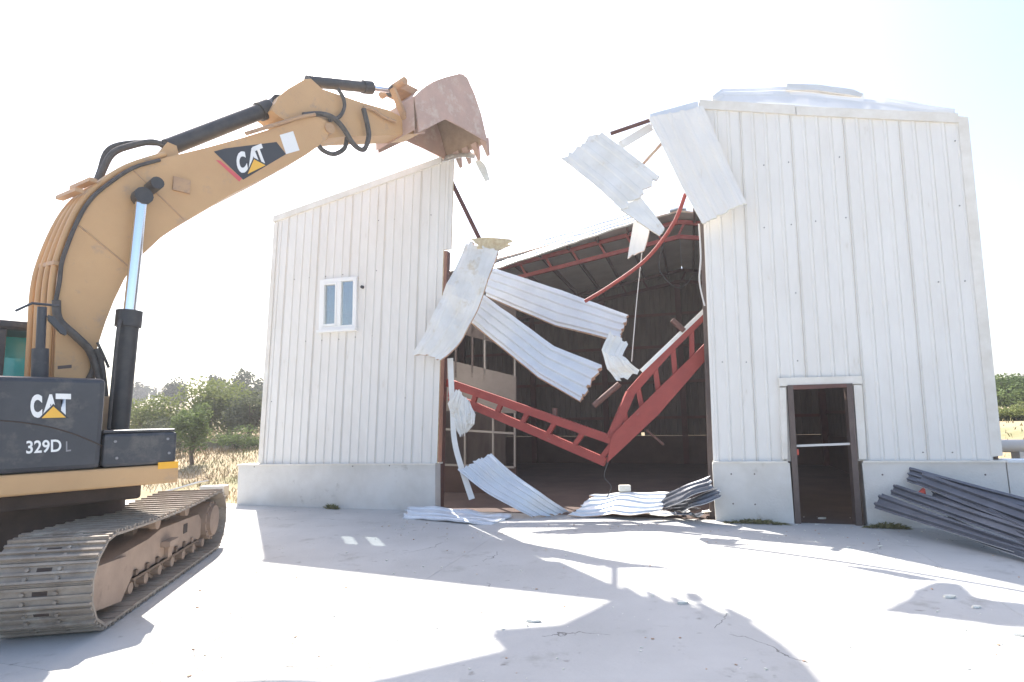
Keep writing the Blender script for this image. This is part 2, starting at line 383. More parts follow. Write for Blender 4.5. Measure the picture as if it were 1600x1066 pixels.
# left-hand stub of the roof edge past the ridge
a_, c = FL(1016, 190), FL(1091, 170); strip_part('verge_trim', [a_, c], .13, .012, 'roof_sheet')
b = MB()
for (x0, x1, y) in ((1496, 1513, 182), (1549, 1567, 714)): pass
c0, c1, c2, c3 = FL(1549, 714, -.03), FL(1567, 712, -.03), FL(1513, 183, -.03), FL(1496, 181, -.03)
b.prism([c0, c1, c2, c3], (0, .28, 0)); b.build('corner_trim', 'trim', shed)
b = MB(); c0, c1, c2, c3 = FL(403, 723, -.025), FL(410, 723, -.025), FL(434, 347, -.025), FL(428, 349, -.025); b.prism([c0, c1, c2, c3], (0, .25, 0)); b.build('corner_trim', 'trim', shed)
# base flashings
for (x0, x1) in ((376, 684), (1114, 1229), (1346, 1690)):
    a_, c = FL(x0, 724), FL(x1, 719); a_.z = zpl(a_.x) - .02; c.z = zpl(c.x) - .02
    strip_part('base_flashing', [a_, c], .03, .115, 'trim', y=0)
# concrete plinths
def plinth(u0_, u1_, name='plinth'):
    b = MB(); t0, t1 = -.09, .16
    n_ = 10; vv = []
    for i in range(n_ + 1):
        u = u0_ + (u1_ - u0_) * i / n_; zt = zpl(u) - .022
        vv += [(u, t0, -.16), (u, t0, zt), (u, t1, zt), (u, t1, -.16)]
    ff = [(4 * i + k, 4 * i + 4 + k, 4 * i + 4 + (k + 1) % 4, 4 * i + (k + 1) % 4) for i in range(n_) for k in range(4)]
    ff += [(0, 1, 2, 3), (4 * n_ + 3, 4 * n_ + 2, 4 * n_ + 1, 4 * n_)]
    b.add(vv, [f[::-1] for f in ff]); return b.build(name, 'concrete', shed)
plinth(FL(376, 760).x, FL(683, 760).x); plinth(FL(1115, 760).x, dr0 - .03); plinth(dr1 + .06, FL(1571, 760).x)
b = MB()
for (px, py) in ((1142, 740), (1178, 740), (1145, 786), (1179, 787), (1376, 741), (1535, 741), (1450, 742), (402, 729), (555, 728), (612, 727)):
    p = FL(px, py); b.tube([p + Vector((0, -.088, 0)), p + Vector((0, -.094, 0))], .013, 8)
tag(b.build('tie_holes', 'doorframe', shed), kind='stuff')
# low wall running on past the corner
lw = empty('low_concrete_wall', FW(FL(1573, 760).x, 0, 0), YAW); b = MB()
L0 = FL(1573, 760).x
b.box((.0, -.09, -.16), (6, .16, zpl(L0) - .03)); b.build('wall', 'concrete', lw)
b = MB(); b.box((0, -.12, zpl(L0) - .028), (6, .2, zpl(L0) + .01)); b.build('coping', 'roof_sheet', lw)
tag(lw, 'low grey concrete wall running on past the corner of the shed', 'wall')
# door: steel frame, no leaf
door = empty('door_frame_group', (0, 0, 0), 0, shed); door.name = 'doorway'
def leanb(u, z): return shR(u, z)
def quadbar(name, pts, t0, t1, mt, parent):
    pts = [(p[0], p[-1]) for p in pts]
    b = MB(); b.prism([(p[0], t0, p[1]) for p in pts], (0, t1 - t0, 0)); return b.build(name, mt, parent)
fw = .085; zb = -.004
quadbar('jamb', [(shR(dr0, zb), zb), (shR(dr0 + fw, zb), zb), (shR(dr0 + fw, dz1), dz1), (shR(dr0, dz1), dz1)], -.10, .10, 'doorframe', door)
quadbar('jamb', [(shR(dr1 - fw, zb), zb), (shR(dr1, zb), zb), (shR(dr1, dz1), dz1), (shR(dr1 - fw, dz1), dz1)], -.10, .10, 'doorframe', door)
quadbar('lintel', [(shR(dr0 + fw, dz1 - .075), dz1 - .075), (shR(dr1 - fw, dz1 - .075), dz1 - .06), (shR(dr1 - fw, dz1), dz1), (shR(dr0 + fw, dz1), dz1)], -.098, .10, 'purlin', door)
b = MB(); b.bar(FL(1240, 697, -.05), FL(1331, 693.5, -.05), .03, .035); b.build('cross_bar', 'cabinframe', door)
b = MB(); p = FL(1244, 706, -.06); b.box((p.x - .035, p.y - .03, p.z - .05), (p.x + .035, p.y, p.z + .04)); b.build('lock', 'red_tag', door)
quadbar('door_flashing', [FL(1217, 604), FL(1346, 600), FL(1345, 588), FL(1216, 591)], -.075, -.02, 'trim', door)
quadbar('door_flashing', [FL(1221, 717), FL(1230, 717), FL(1227, 606), FL(1217, 606)], -.07, -.02, 'trim', door)
quadbar('door_flashing', [FL(1340, 717), FL(1352, 717), FL(1345, 602), FL(1332, 602)], -.07, -.02, 'trim', door)
# window
win = empty('window', (0, 0, 0), 0, shed)
wl, wr = shL(wu0, wz0) + LEAN * .5, shL(wu1, wz0) + LEAN * .5
def wbox(name, x0, x1, z0, z1, t0, t1, mt): b = MB(); b.box((x0, t0, z0), (x1, t1, z1)); return b.build(name, mt, win, bevel=.006)
fr = .075; mid = wl + (wr - wl) * .535
wbox('frame', wl - .01, wl + fr, wz0, wz1, -.06, .04, 'pvc'); wbox('frame', wr - fr, wr + .01, wz0, wz1, -.06, .04, 'pvc')
wbox('frame', wl + fr, wr - fr, wz1 - fr, wz1 + .01, -.06, .04, 'pvc'); wbox('frame', wl + fr, wr - fr, wz0, wz0 + fr, -.06, .04, 'pvc')
wbox('mullion', mid - .05, mid + .05, wz0 + fr, wz1 - fr, -.065, .04, 'pvc')
sx0, sx1 = wl + fr, mid - .05
for nm, bx in (('sash', (sx0, sx0 + .04, wz0 + fr, wz1 - fr)), ('sash', (sx1 - .04, sx1, wz0 + fr, wz1 - fr)), ('sash', (sx0 + .04, sx1 - .04, wz1 - fr - .05, wz1 - fr)), ('sash', (sx0 + .04, sx1 - .04, wz0 + fr, wz0 + fr + .05))):
    wbox(nm, *bx, -.075, .02, 'pvc')
wbox('pane', sx0 + .04, sx1 - .04, wz0 + fr + .05, wz1 - fr - .05, -.02, -.012, 'glass'); wbox('pane', mid + .05, wr - fr, wz0 + fr, wz1 - fr, -.02, -.012, 'glass')
wbox('sill', wl - .03, wr + .03, wz0 - .06, wz0 - .002, -.12, .02, 'pvc')
b = MB(); p = FL(567, 449); b.tube([p + Vector((0, -.001, 0)), p + Vector((0, -.05, 0))], .035, 8); b.build('vent_stub', 'blackcyl', shed)

# ---- inside: frames, purlins, standing roof, walls
def frame_at(t, mt, cols=True):
    f = empty('portal_frame', (0, t, 0), 0, shed)
    dep = .42
    b = MB(); pts = [(UL + .15, 0), (URIDGE, 0), (UR - .15, 0)]
    for (ua, ub) in ((UL + .2, URIDGE), (URIDGE, UR - .2)):
        for off in (.12, .12 + dep):
            b.bar((ua, 0, roofz(ua) - off - .06), (ub, 0, roofz(ub) - off - .06), .1, .11)
    b.build('chord', mt, f)
    nW = 16
    for i in range(nW + 1):
        b = MB(); u = UL + .4 + (UR - UL - .8) * i / nW
        b.bar((u, 0, roofz(u) - .2), (u + .18 * (1 if u < URIDGE else -1), 0, roofz(u) - .56), .06, .07, up=Vector((0, 1, 0))); b.build('web', mt, f)
    if cols:
        for u in (UL + .2, UR - .2):
            b = MB(); b.box((u - .1, -.1, 0), (u + .1, .1, roofz(u) - .1)); b.build('column', mt, f)
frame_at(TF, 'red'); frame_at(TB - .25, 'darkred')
# lower heavy chord of the first standing frame
for k in range(10):                                  # purlins under the standing roof
    for side in (0, 1):
        ua = UL + .3 + (URIDGE - UL - .4) * (k + .5) / 10 if side == 0 else URIDGE + .2 + (UR - URIDGE - .4) * (k + .5) / 10
        if side == 1 and k % 2: continue
        t0_ = TF - .35 if side == 0 else .2
        b = MB(); b.box((ua - .03, t0_, roofz(ua) - .2), (ua + .03, TB, roofz(ua) - .06)); b.build('purlin', 'purlin', shed)
def roof_panel(u0_, u1_, t0, t1, lift=0):
    b = MB(); vv = []; nt_ = max(2, int((t1 - t0) / RIB) * 4); off = (.0, 1, 1, 0)
    for i in range(nt_ + 1):
        t = t0 + (t1 - t0) * i / nt_; h = .03 * off[i % 4]
        for u in (u0_, u1_):
            z = roofz(u) + lift
            vv += [(u, t, z + h), (u, t, z - .05)]
    top = [(4 * i, 4 * i + 2, 4 * i + 6, 4 * i + 4) for i in range(nt_)]; bot = [(4 * i + 1, 4 * i + 5, 4 * i + 7, 4 * i + 3) for i in range(nt_)]
    edge = [(4 * i, 4 * i + 4, 4 * i + 5, 4 * i + 1) for i in range(nt_)] + [(4 * i + 2, 4 * i + 3, 4 * i + 7, 4 * i + 6) for i in range(nt_)] + [(0, 1, 3, 2), (4 * nt_, 4 * nt_ + 2, 4 * nt_ + 3, 4 * nt_ + 1)]
    b.add(vv, top, 0); b.add(vv, bot, 1); b.add(vv, edge, 2)
    return b.build('roof_panel', ['roof_sheet', 'inroof', 'foam_edge'], shed)
nt_ = 6
for i in range(nt_):
    ta = TF - .45 + (TB - TF + .6) * i / nt_; tb = TF - .45 + (TB - TF + .6) * (i + 1) / nt_
    roof_panel(UL - .1, URIDGE - .01, ta + .002, tb - .002); roof_panel(URIDGE + .01, UR + .1, ta + .002, tb - .002)
for i in range(4):
    ta = .05 + (TF - .52) * i / 4; tb = .05 + (TF - .52) * (i + 1) / 4
    roof_panel(rk0.x + .25, UR + .05, ta + .002, tb - .002, lift=.0)
b = MB(); b.prism([(URIDGE - .22, TF - .5, ZRIDGE - .01), (URIDGE, TF - .5, ZRIDGE + .035), (URIDGE + .22, TF - .5, ZRIDGE - .01), (URIDGE + .22, TF - .5, ZRIDGE + .03), (URIDGE, TF - .5, ZRIDGE + .075), (URIDGE - .22, TF - .5, ZRIDGE + .03)], (0, TB - TF + .6, 0)); b.build('ridge_capping', 'roof_sheet', shed)
# back wall in sheets, two gaps where daylight comes through; side walls
slits = [(FL(905, 660, TB).x - .07, FL(905, 660, TB).x + .07, FL(905, 690, TB).z, FL(905, 622, TB).z), (FL(1005, 690, TB).x - .06, FL(1005, 690, TB).x + .06, FL(1005, 704, TB).z, FL(1005, 676, TB).z)]
edges = [UL + .98 * i for i in range(14)] + [UR]; edges = [e for e in edges if e < UR - .3] + [UR]
for a_, c in zip(edges, edges[1:]):
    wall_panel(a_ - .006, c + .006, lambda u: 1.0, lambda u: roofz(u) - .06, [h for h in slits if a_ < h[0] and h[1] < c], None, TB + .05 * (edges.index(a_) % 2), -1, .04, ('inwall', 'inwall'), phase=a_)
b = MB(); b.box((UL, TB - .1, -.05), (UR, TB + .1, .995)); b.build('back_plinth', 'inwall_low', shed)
for z in (1.6, 2.9, 4.2, 5.4):
    b = MB(); b.box((UL + .1, TB - .11, z), (UR - .1, TB - .03, z + .1)); b.build('wall_rail', 'purlin', shed)
for u in (-2.6, .2, 3.0, 5.4):
    b = MB(); b.box((u - .1, TB - .22, 0), (u + .1, TB - .115, roofz(u) - .5)); b.build('wall_post', 'darkred', shed)
def side_wall(u, sgn):
    for i in range(12):
        ta = .06 + (TB - .12) * i / 12; tb = .06 + (TB - .12) * (i + 1) / 12
        b = MB(); zt = roofz(u) - .07; x0, x1 = (u, u + .05) if sgn > 0 else (u - .05, u)
        b.box((x0, ta + .004, 1.0), (x1, tb - .004, zt), mi=0)
        for k in range(5):
            tt = ta + .1 + k * .19; xx = x1 if sgn > 0 else x0
            b.box((xx if sgn > 0 else xx - .012, tt - .02, 1.0), (xx + .012 if sgn > 0 else xx, tt + .02, zt), mi=0)
        b.build('wall_panel', 'inwall', shed)
    b = MB(); b.box((u - .12, .17, -.05), (u + .12, TB - .11, .995)); b.build('side_plinth', 'inwall_low', shed)
    for z in (1.7, 3.2, 4.6):
        b = MB(); b.box((u + .06 * sgn - .04 + .03 * sgn, .1, z), (u + .06 * sgn + .04 + .03 * sgn, TB - .3, z + .09)); b.build('wall_rail', 'purlin', shed)
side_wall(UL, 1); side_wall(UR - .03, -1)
b = MB(); b.box((4.15, .25, 0), (4.23, 3.6, 4.6)); b.build('sun_blocker', 'inwall_low', shed)  # unseen board added to keep sunlight from leaking out through the doorway
# posts at both sides of the gap
b = MB(); b.prism([FL(680, 802, .2), FL(688, 802, .2), FL(699, 392, .2), FL(690, 392, .2)], (0, .16, 0)); b.build('gap_post', 'purlin', shed)
b = MB(); b.prism([FL(1109, 812, .17), FL(1117, 812, .17), FL(1102, 345, .17), FL(1094, 345, .17)], (0, .12, 0)); b.build('gap_post', 'doorframe', shed)
# site cabin inside, behind the left wall
cab_t = 2.6
cabn = empty('site_cabin', FW(0, 0, 0), YAW)
tag(cabn, 'two storey pale board cabin with framed windows standing inside the shed', 'cabin')
def cq(name, pts, dep, mt, t=cab_t, parent=cabn):
    b = MB(); b.prism([FL(x, y, t) for (x, y) in pts], (0, dep, 0)); return b.build(name, mt, parent)
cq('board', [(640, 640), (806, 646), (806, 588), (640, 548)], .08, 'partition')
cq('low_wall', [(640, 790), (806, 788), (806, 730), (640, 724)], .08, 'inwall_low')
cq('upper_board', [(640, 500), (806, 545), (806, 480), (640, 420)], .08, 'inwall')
for x in (640, 726, 770, 804):
    cq('mullion', [(x - 1.3, 730), (x + 1.3, 730), (x + 1.3, 646), (x - 1.3, 646)], .05, 'cabin_rail')
for x in (641, 712, 738, 757, 804):
    cq('mullion', [(x - 1.3, 590), (x + 1.3, 590), (x + 1.3, 500), (x - 1.3, 500)], .05, 'cabin_rail' if x > 740 else 'doorframe')
cq('rail', [(640, 666), (803, 676), (803, 679), (640, 669)], .06, 'cabin_rail', cab_t - .03)
cq('rail', [(640, 723), (803, 729), (803, 732), (640, 726)], .06, 'cabin_rail', cab_t - .03)
b = MB(); p0, p1, p2, p3 = FL(712, 572, cab_t + .15), FL(735, 578, cab_t + .15), FL(735, 518, cab_t + .15), FL(712, 512, cab_t + .15)
# its back wall stands open to the light through the missing roof
b.prism([FL(640, 790, cab_t + 2.2), FL(790, 790, cab_t + 2.2), FL(790, 640, cab_t + 2.2), FL(640, 640, cab_t + 2.2)], (0, .06, 0)); b.build('rear_board', 'inwall', cabn)

# ------------------------------------------------------------------ loose and torn sheets
def sheet(name, st, ribs=5, rib_h=.022, thick=.03, mats=('panel_hang', 'panel_hang', 'foam_edge'), nseg=7, jag=.0, crumple=.0, seed=0, smooth=True, ends=(1, 1)):
    """st = cross-sections (A, B) along the sheet's length; ribs run along the length."""
    rnd = random.Random(seed)
    if smooth and len(st) > 2:
        A = smoothline([s[0] for s in st], nseg); B = smoothline([s[1] for s in st], nseg)
    else:
        A = []; B = []
        for (a1, b1), (a2, b2) in zip(st, st[1:]):
            for k in range(nseg): A.append(Vector(a1).lerp(Vector(a2), k / nseg)); B.append(Vector(b1).lerp(Vector(b2), k / nseg))
        A.append(Vector(st[-1][0])); B.append(Vector(st[-1][1]))
    prof = [(0, 0)]
    for k in range(ribs):
        c = (k + .5) / ribs; wv = 1 / ribs
        prof += [(c - wv * .22, 0), (c - wv * .12, 1), (c + wv * .12, 1), (c + wv * .22, 0)]
    prof += [(1, 0)]
    n_ = len(A); mcount = len(prof); top = []; bot = []
    for i in range(n_):
        i0, i1 = max(i - 1, 0), min(i + 1, n_ - 1)
        T = ((A[i1] + B[i1]) - (A[i0] + B[i0])).normalized(); W = (B[i] - A[i]); N = T.cross(W.normalized()).normalized()
        if N.dot(CAM - A[i]) < 0: N = -N
        for (w_, h) in prof:
            p = A[i] + W * w_
            if crumple:
                p = p + N * crumple * noise.noise(p * 2.3 + Vector((seed * 3.1, 0, 0))) + T * crumple * .3 * noise.noise(p * 3 + Vector((0, seed, 0)))
            if (i == 0 and ends[0]) or (i == n_ - 1 and ends[1]): p = p + T * jag * rnd.uniform(-1, 1)
            top.append(p + N * h * rib_h); bot.append(p - N * thick)
    b = MB(); K = n_ * mcount; V = top + bot
    q = [(i * mcount + j, i * mcount + j + 1, (i + 1) * mcount + j + 1, (i + 1) * mcount + j) for i in range(n_ - 1) for j in range(mcount - 1)]
    b.add(V, q, 0); b.add(V, [tuple(K + x for x in f[::-1]) for f in q], 1)
    e = []
    for i in range(n_ - 1):
        for j in (0, mcount - 1): e.append((i * mcount + j, (i + 1) * mcount + j, K + (i + 1) * mcount + j, K + i * mcount + j))
    for j in range(mcount - 1):
        for i in (0, n_ - 1): e.append((i * mcount + j, i * mcount + j + 1, K + i * mcount + j + 1, K + i * mcount + j))
    b.add(V, e, 2)
    # share vertices between the three skins
    return b.build(name, list(mats))
P = FP
o = sheet('torn_sheet', [(P(700, 378, -.06) + Vector((.38, 0, 0)), P(777, 392, -.10)), (P(693, 455, -.22), P(749, 475, -.26)), (P(665, 520, -.30), P(714, 540, -.36)), (P(645, 552, -.32), P(688, 563, -.40))], 3, .014, .05, jag=.04, crumple=.08, seed=2)
tag(o, 'dented white wall panel leaning across the edge of the wall with the window', 'panel')
o = sheet('torn_insulation', [(P(738, 374, .0), P(748, 388, -.05)), (P(770, 370, .05), P(775, 391, 0)), (P(803, 377, .1), P(790, 387, .05))], 1, .0, .03, ('foam', 'foam', 'foam'), jag=.06, crumple=.08, seed=3)
tag(o, 'ragged yellow foam scrap on top of the dented leaning panel', 'foam')
o = sheet('torn_sheet', [(P(762, 416, 2.2), P(758, 462, 1.9)), (P(878, 454, 1.9), P(868, 508, 1.6)), (P(981, 492, 1.6), P(967, 532, 1.3))], 4, .055, .075, ('roof_sheet', 'roof_sheet', 'foam_edge'), jag=.03, crumple=.025, seed=4, smooth=False)
tag(o, 'upper of two white ribbed roof panels sagging into the gap', 'panel')
o = sheet('torn_sheet', [(P(752, 458, 1.3), P(722, 492, .9)), (P(866, 541, .9), P(840, 588, .6)), (P(941, 571, .7), P(905, 626, .4))], 4, .055, .075, ('roof_sheet', 'roof_sheet', 'foam_edge'), jag=.03, crumple=.025, seed=5, smooth=False)
tag(o, 'lower of two white ribbed roof panels sagging into the gap', 'panel')
o = sheet('torn_sheet', [(P(938, 205, .1), P(878, 248, .0)), (P(985, 240, .05), P(932, 290, -.05)), (P(1030, 276, 0), P(972, 328, -.1))], 3, .010, .045, ('panel_hang', 'panel_hang', 'panel_hang'), jag=.07, crumple=.03, seed=6)
tag(o, 'torn cream panel hanging high in the gap below the roof edge', 'panel')
o = sheet('torn_sheet', [(P(1000, 305, -.02), P(970, 328, -.1)), (P(1022, 335, 0), P(1003, 350, -.08)), (P(1040, 358, 0), P(1033, 370, -.05))], 1, .008, .04, ('panel_hang', 'panel_hang', 'foam_white'), jag=.03, crumple=.04, seed=7)
tag(o, 'narrow ragged strip below the torn cream panel', 'panel')
o = sheet('torn_sheet', [(P(990, 345, .3), P(1016, 350, .25)), (P(985, 375, .3), P(1012, 372, .25)), (P(981, 402, .3), P(1006, 392, .25))], 1, .006, .05, ('panel', 'panel', 'foam_white'), jag=.03, crumple=.02, seed=8)
tag(o, 'short grey white offcut hanging at the end of the standing roof', 'panel')
o = sheet('swung_sheet', [(P(1013, 183, -.10), P(1099, 167, -.14)), (P(1040, 239, -.16), P(1123, 222, -.20)), (P(1067, 294, -.22), P(1145, 273, -.26)), (P(1097, 349, -.28), P(1166, 317, -.34))], 4, .012, .045, ('panel', 'panel', 'foam_white'), jag=.02, crumple=.03, seed=9)
tag(o, 'swung white ribbed panel hanging over the left edge of the wall with the door', 'panel')
o = sheet('torn_trim', [(P(690, 252, -.1), P(697, 243, .1)), (P(716, 246, -.1), P(722, 238, .15)), (P(742, 248, -.1), P(744, 236, .1))], 1, .0, .012, ('panel_hang', 'panel_hang', 'panel_hang'), crumple=.05, seed=10)
tag(o, 'bent cream flashing under the bucket teeth', 'flashing')
o = sheet('torn_trim', [(P(741, 250, 0), P(750, 249, 0)), (P(747, 262, -.02), P(759, 260, .02)), (P(758, 283, -.05), P(765, 281, 0))], 1, 0, .012, ('foam_white', 'foam_white', 'foam_white'), crumple=.06, seed=11)
tag(o, 'small twisted cream scrap dangling off the bent flashing', 'flashing')
o = sheet('crumpled_sheet', [(P(712, 611, -.10), P(735, 628, .0)), (P(700, 632, -.18), P(743, 648, -.05)), (P(708, 660, -.2), P(741, 662, -.1)), (P(718, 684, -.15), P(730, 676, -.1))], 4, .03, .012, ('panel_hang', 'panel_hang', 'panel_hang'), nseg=3, jag=.04, crumple=.16, seed=12, smooth=False)
tag(o, 'crumpled cream sheet caught on the end of the red lattice beam', 'panel')
o = sheet('hanging_strip', [(P(699, 560, -.05), P(708, 559, 0)), (P(703, 640, -.15), P(711, 636, -.1)), (P(708, 700, -.2), P(716, 697, -.15)), (P(733, 782, -.25), P(742, 779, -.2))], 1, 0, .02, ('panel_hang', 'panel_hang', 'foam_white'), crumple=.03, seed=13)
tag(o, 'long bent white strip hanging beside the red post of the gap', 'flashing')
o = sheet('crumpled_sheet', [(P(952, 518, .1), P(981, 538, .1)), (P(940, 545, .0), P(972, 556, .05)), (P(948, 575, -.05), P(985, 568, .0)), (P(962, 594, .0), P(1001, 580, .05))], 2, .02, .015, ('panel_hang', 'foam_white', 'foam'), nseg=3, jag=.05, crumple=.20, seed=14, smooth=False)
tag(o, 'crumpled white sheet with foam caught on the broken truss', 'panel')
def GP(px, py, z=0.0): return ground_at(px, py, z)
o = sheet('fallen_sheet', [(GP(640, 789, .16), GP(630, 808, .03)), (GP(700, 795, .12), GP(690, 813, .03)), (GP(760, 801, .06), GP(735, 817, .03)), (GP(800, 806, .035), GP(768, 817.5, .03))], 3, .02, .02, ('roof_sheet', 'roof_sheet', 'roof_sheet'), jag=.05, crumple=.05, seed=15)
tag(o, 'narrow pale sheet lying flat in front of the concrete plinth below the window', 'sheet')
o = sheet('fallen_sheet', [(P(768, 709, -.1), P(716, 735, -.2)), (P(800, 738, -.25), P(757, 768, -.35)), (P(848, 772, -.3), P(805, 795, -.5)), (GP(890, 801, .03), GP(832, 808, .03))], 5, .028, .02, ('roof_sheet', 'roof_sheet', 'foam_edge'), jag=.04, crumple=.07, seed=16)
tag(o, 'long ribbed white sheet slumped from the gap onto the yard', 'sheet')
o = sheet('fallen_sheet', [(GP(887, 806, .03), FP(930, 772, .5)), (GP(950, 803, .08), FP(965, 769, .6)), (GP(985, 802, .12), FP(1010, 768, .6)), (GP(1030, 800, .12), FP(1050, 767, .5))], 5, .025, .015, ('roof_sheet', 'roof_sheet', 'foam_edge'), jag=.06, crumple=.09, seed=17)
tag(o, 'crushed white sheet spread in the sun at the mouth of the gap', 'sheet')
for k, (off, lab) in enumerate(((0, 'dark grey sheet with white torn end poking up beside the plinth left of the door'), (1, 'lower dark grey sheet sticking out below its twin beside the plinth left of the door'))):
    dx, dy = (0, 0) if k == 0 else (16, 18)
    o = sheet('grey_sheet', [(GP(1030 + dx, 800, .06 - .02 * k), FP(1046 + dx, 768 + dy * .8, .1)), (FP(1066 + dx, 782 + dy * .6, -.5), FP(1078 + dx, 757 + dy, -.1)), (FP(1112 + dx * .9, 764 + dy * .7, -.45), FP(1106 + dx, 745 + dy, -.15))], 3, .03, .012, ('greysheet', 'greysheet', 'greyend'), jag=.05, crumple=.05, seed=18 + k)
    tag(o, lab, 'sheet')
b = MB(); c = FP(976, 763, .55); b.box((c.x - .11, c.y - .05, c.z - .06), (c.x + .11, c.y + .05, c.z + .06)); o = b.build('foam_block', 'foam_white', bevel=.02)
tag(o, 'small pale foam block on top of the sunlit crushed sheet', 'foam')
rnd = random.Random(12)
for k in range(12):
    px, py = rnd.uniform(1030, 1108), rnd.uniform(790, 812); c = ground_at(px, py, .02 + .04 * rnd.random()); a_ = rnd.uniform(0, 3.1); L_ = rnd.uniform(.18, .5); W_ = rnd.uniform(.08, .2)
    d = Vector((math.cos(a_), math.sin(a_), rnd.uniform(-.1, .25))) * L_ / 2; e = Vector((-math.sin(a_), math.cos(a_), rnd.uniform(-.2, .2))) * W_ / 2; up_ = Vector((0, 0, .08))
    o = sheet('sheet_scrap', [(c - d - e + up_, c - d + e + up_), (c - e + up_ * .5, c + e + up_), (c + d - e + up_, c + d + e + up_)], 1, .012, .006, (('greysheet', 'greysheet', 'greyend') if k % 3 else ('panel_hang', 'panel_hang', 'foam')), nseg=2, jag=.03, crumple=.06, seed=60 + k, smooth=False)
    tag(o, 'small bent dark grey scrap of sheet on the slab at the mouth of the gap' if k % 3 else 'small bent whitish scrap of sheet on the slab at the mouth of the gap', 'scrap', 'dark scraps at the mouth of the gap' if k % 3 else 'pale scraps at the mouth of the gap')
# buckled sheets standing proud of the roof over the door side
o = sheet('buckled_sheet', [(FP(1113, 150, .4), FP(1112, 175, .3)), (FP(1128, 139, .9), FP(1140, 172, .3)), (FP(1232, 136, 1.2), FP(1240, 178, .3)), (FP(1350, 149, 1.1), FP(1345, 186, .3)), (FP(1492, 170, .5), FP(1492, 192, .3))], 2, .012, .012, ('panel', 'panel', 'panel'), nseg=4, jag=.0, crumple=.02, seed=20, smooth=False)
tag(o, 'long buckled pale roof sheet standing up behind the verge above the door', 'sheet')
o = sheet('ridge_cap', [(FP(1230, 131, 1.1), FP(1228, 140, .95)), (FP(1278, 131, 1.15), FP(1278, 141, 1.0)), (FP(1334, 139, 1.1), FP(1326, 147, .95)), (FP(1350, 146, 1.0), FP(1345, 151, .95))], 1, 0, .012, ('trim', 'trim', 'trim'), nseg=3, crumple=.02, seed=21, smooth=False)
tag(o, 'loose cream ridge cap lying on top of the buckled roof sheet', 'flashing')
o = sheet('torn_sheet', [(FP(768, 421, TF - .75), FP(764, 398, TF + .3)), (FP(850, 393, TF - .75), FP(850, 372, TF + .3)), (FP(930, 367, TF - .75), FP(930, 350, TF + .3)), (FP(990, 347, TF - .75), FP(985, 332, TF + .3))], 3, .03, .05, ('roof_sheet', 'roof_sheet', 'foam_white'), jag=.04, crumple=.03, seed=22)
tag(o, 'white sheet lying along the broken edge of the standing roof', 'sheet')
# ------------------------------------------------------------------ broken red truss and bars
def lattice(label, name, top, bot, nweb, t0, t1, w_=.12, hgt=.155, plate=None, cat='truss'):
    e = empty(name, (0, 0, 0)); tp = [FP(x, y, t0 + (t1 - t0) * i / (len(top) - 1)) for i, (x, y) in enumerate(top)]; bt = [FP(x, y, t0 + (t1 - t0) * i / (len(bot) - 1)) for i, (x, y) in enumerate(bot)]
    org = Vector((sum(p.x for p in tp + bt) / len(tp + bt), sum(p.y for p in tp + bt) / len(tp + bt), min(p.z for p in tp + bt)))
    e.location = org; tp = [p - org for p in tp]; bt = [p - org for p in bt]
    for pts in (tp, bt):
        b = MB()
        for p, q in zip(pts, pts[1:]): b.bar(p, q, w_, hgt, up=Vector((0, 0, 1)))
        b.build('chord', 'red', e)
    def along(pts, s):
        Ls = [(q - p).length for p, q in zip(pts, pts[1:])]; d = s * sum(Ls)
        for (p, q), l in zip(zip(pts, pts[1:]), Ls):
            if d <= l: return p.lerp(q, d / l)
            d -= l
        return pts[-1]
    for k in range(nweb):
        s = k / max(1, nweb - 1)
        b = MB(); b.bar(along(tp, min(1, s * .96 + .04)), along(bt, s * .97), 0.09, .10, up=fn); b.build('web', 'red', e)
    if plate:
        b = MB(); b.prism([FP(x, y, t) - org for (x, y, t) in plate], fn * .014); b.build('gusset_plate', 'red', e)
    tag(e, label, cat); return e
lattice('straight length of red lattice beam sagging across the gap from the crumpled cream sheet', 'lattice_beam', [(700, 598), (712, 602), (835, 645), (960, 689)], [(704, 620), (735, 632), (840, 676), (946, 722)], 7, .35, .1)
lattice('red tapered truss snapped at its foot, leaning up to the wall with the door', 'lattice_truss', [(954, 685), (985, 614), (1045, 546), (1110, 482)], [(956, 705), (1000, 655), (1040, 610), (1112, 535)], 7, .1, .55,
        plate=[(948, 724, .02), (1029, 648, .2), (1112, 552, .42), (1112, 527, .42), (1030, 606, .2), (956, 680, .02)])
b = MB(); b.bar(FP(1002, 580, .22), FP(1107, 479, .5), .05, .07); tag(b.build('white_flashing', 'panel_hang'), 'straight white strip lying along the upper edge of the leaning red truss', 'flashing')
def rod(name, label, pts, r, mt='darkred', cat='bar'):
    b = MB(); b.tube(pts, r, 8); return tag(b.build(name, mt), label, cat)
rod('brace_bar', 'brown steel bar slanting down from the wall top onto the leaning panel', [FP(706, 285, .1), FP(750, 375, .1)], .045)
rod('brace_bar', 'bent red bar curving down from the swung panel into the gap', smoothline([FP(1071, 303, .1), FP(1052, 350, .15), FP(1010, 405, .3), (FP(955, 446, .5)), FP(914, 471, .6)]), .038, 'red')
rod('brace_bar', 'short brown bar joining the swung panel and the torn cream panel', [FP(954, 209, .15), FP(1016, 188, .1)], .04)
rod('brace_bar', 'thin rusty bar crossing the sky between the two high torn panels', [FP(1005, 256, .1), FP(1036, 222, .1)], .03, 'foam_edge')
b = MB(); b.bar(FP(968, 228, .25), FP(1018, 198, .2), .02, .16); tag(b.build('torn_trim', 'panel_hang'), 'pale flashing strip behind the short brown bar', 'flashing')
rod('wire', 'thin white cable hanging in the gap above the broken truss', smoothline([FP(1003, 395, .8), FP(995, 470, .7), FP(987, 565, .5)]), .009, 'cabinframe', 'cable')
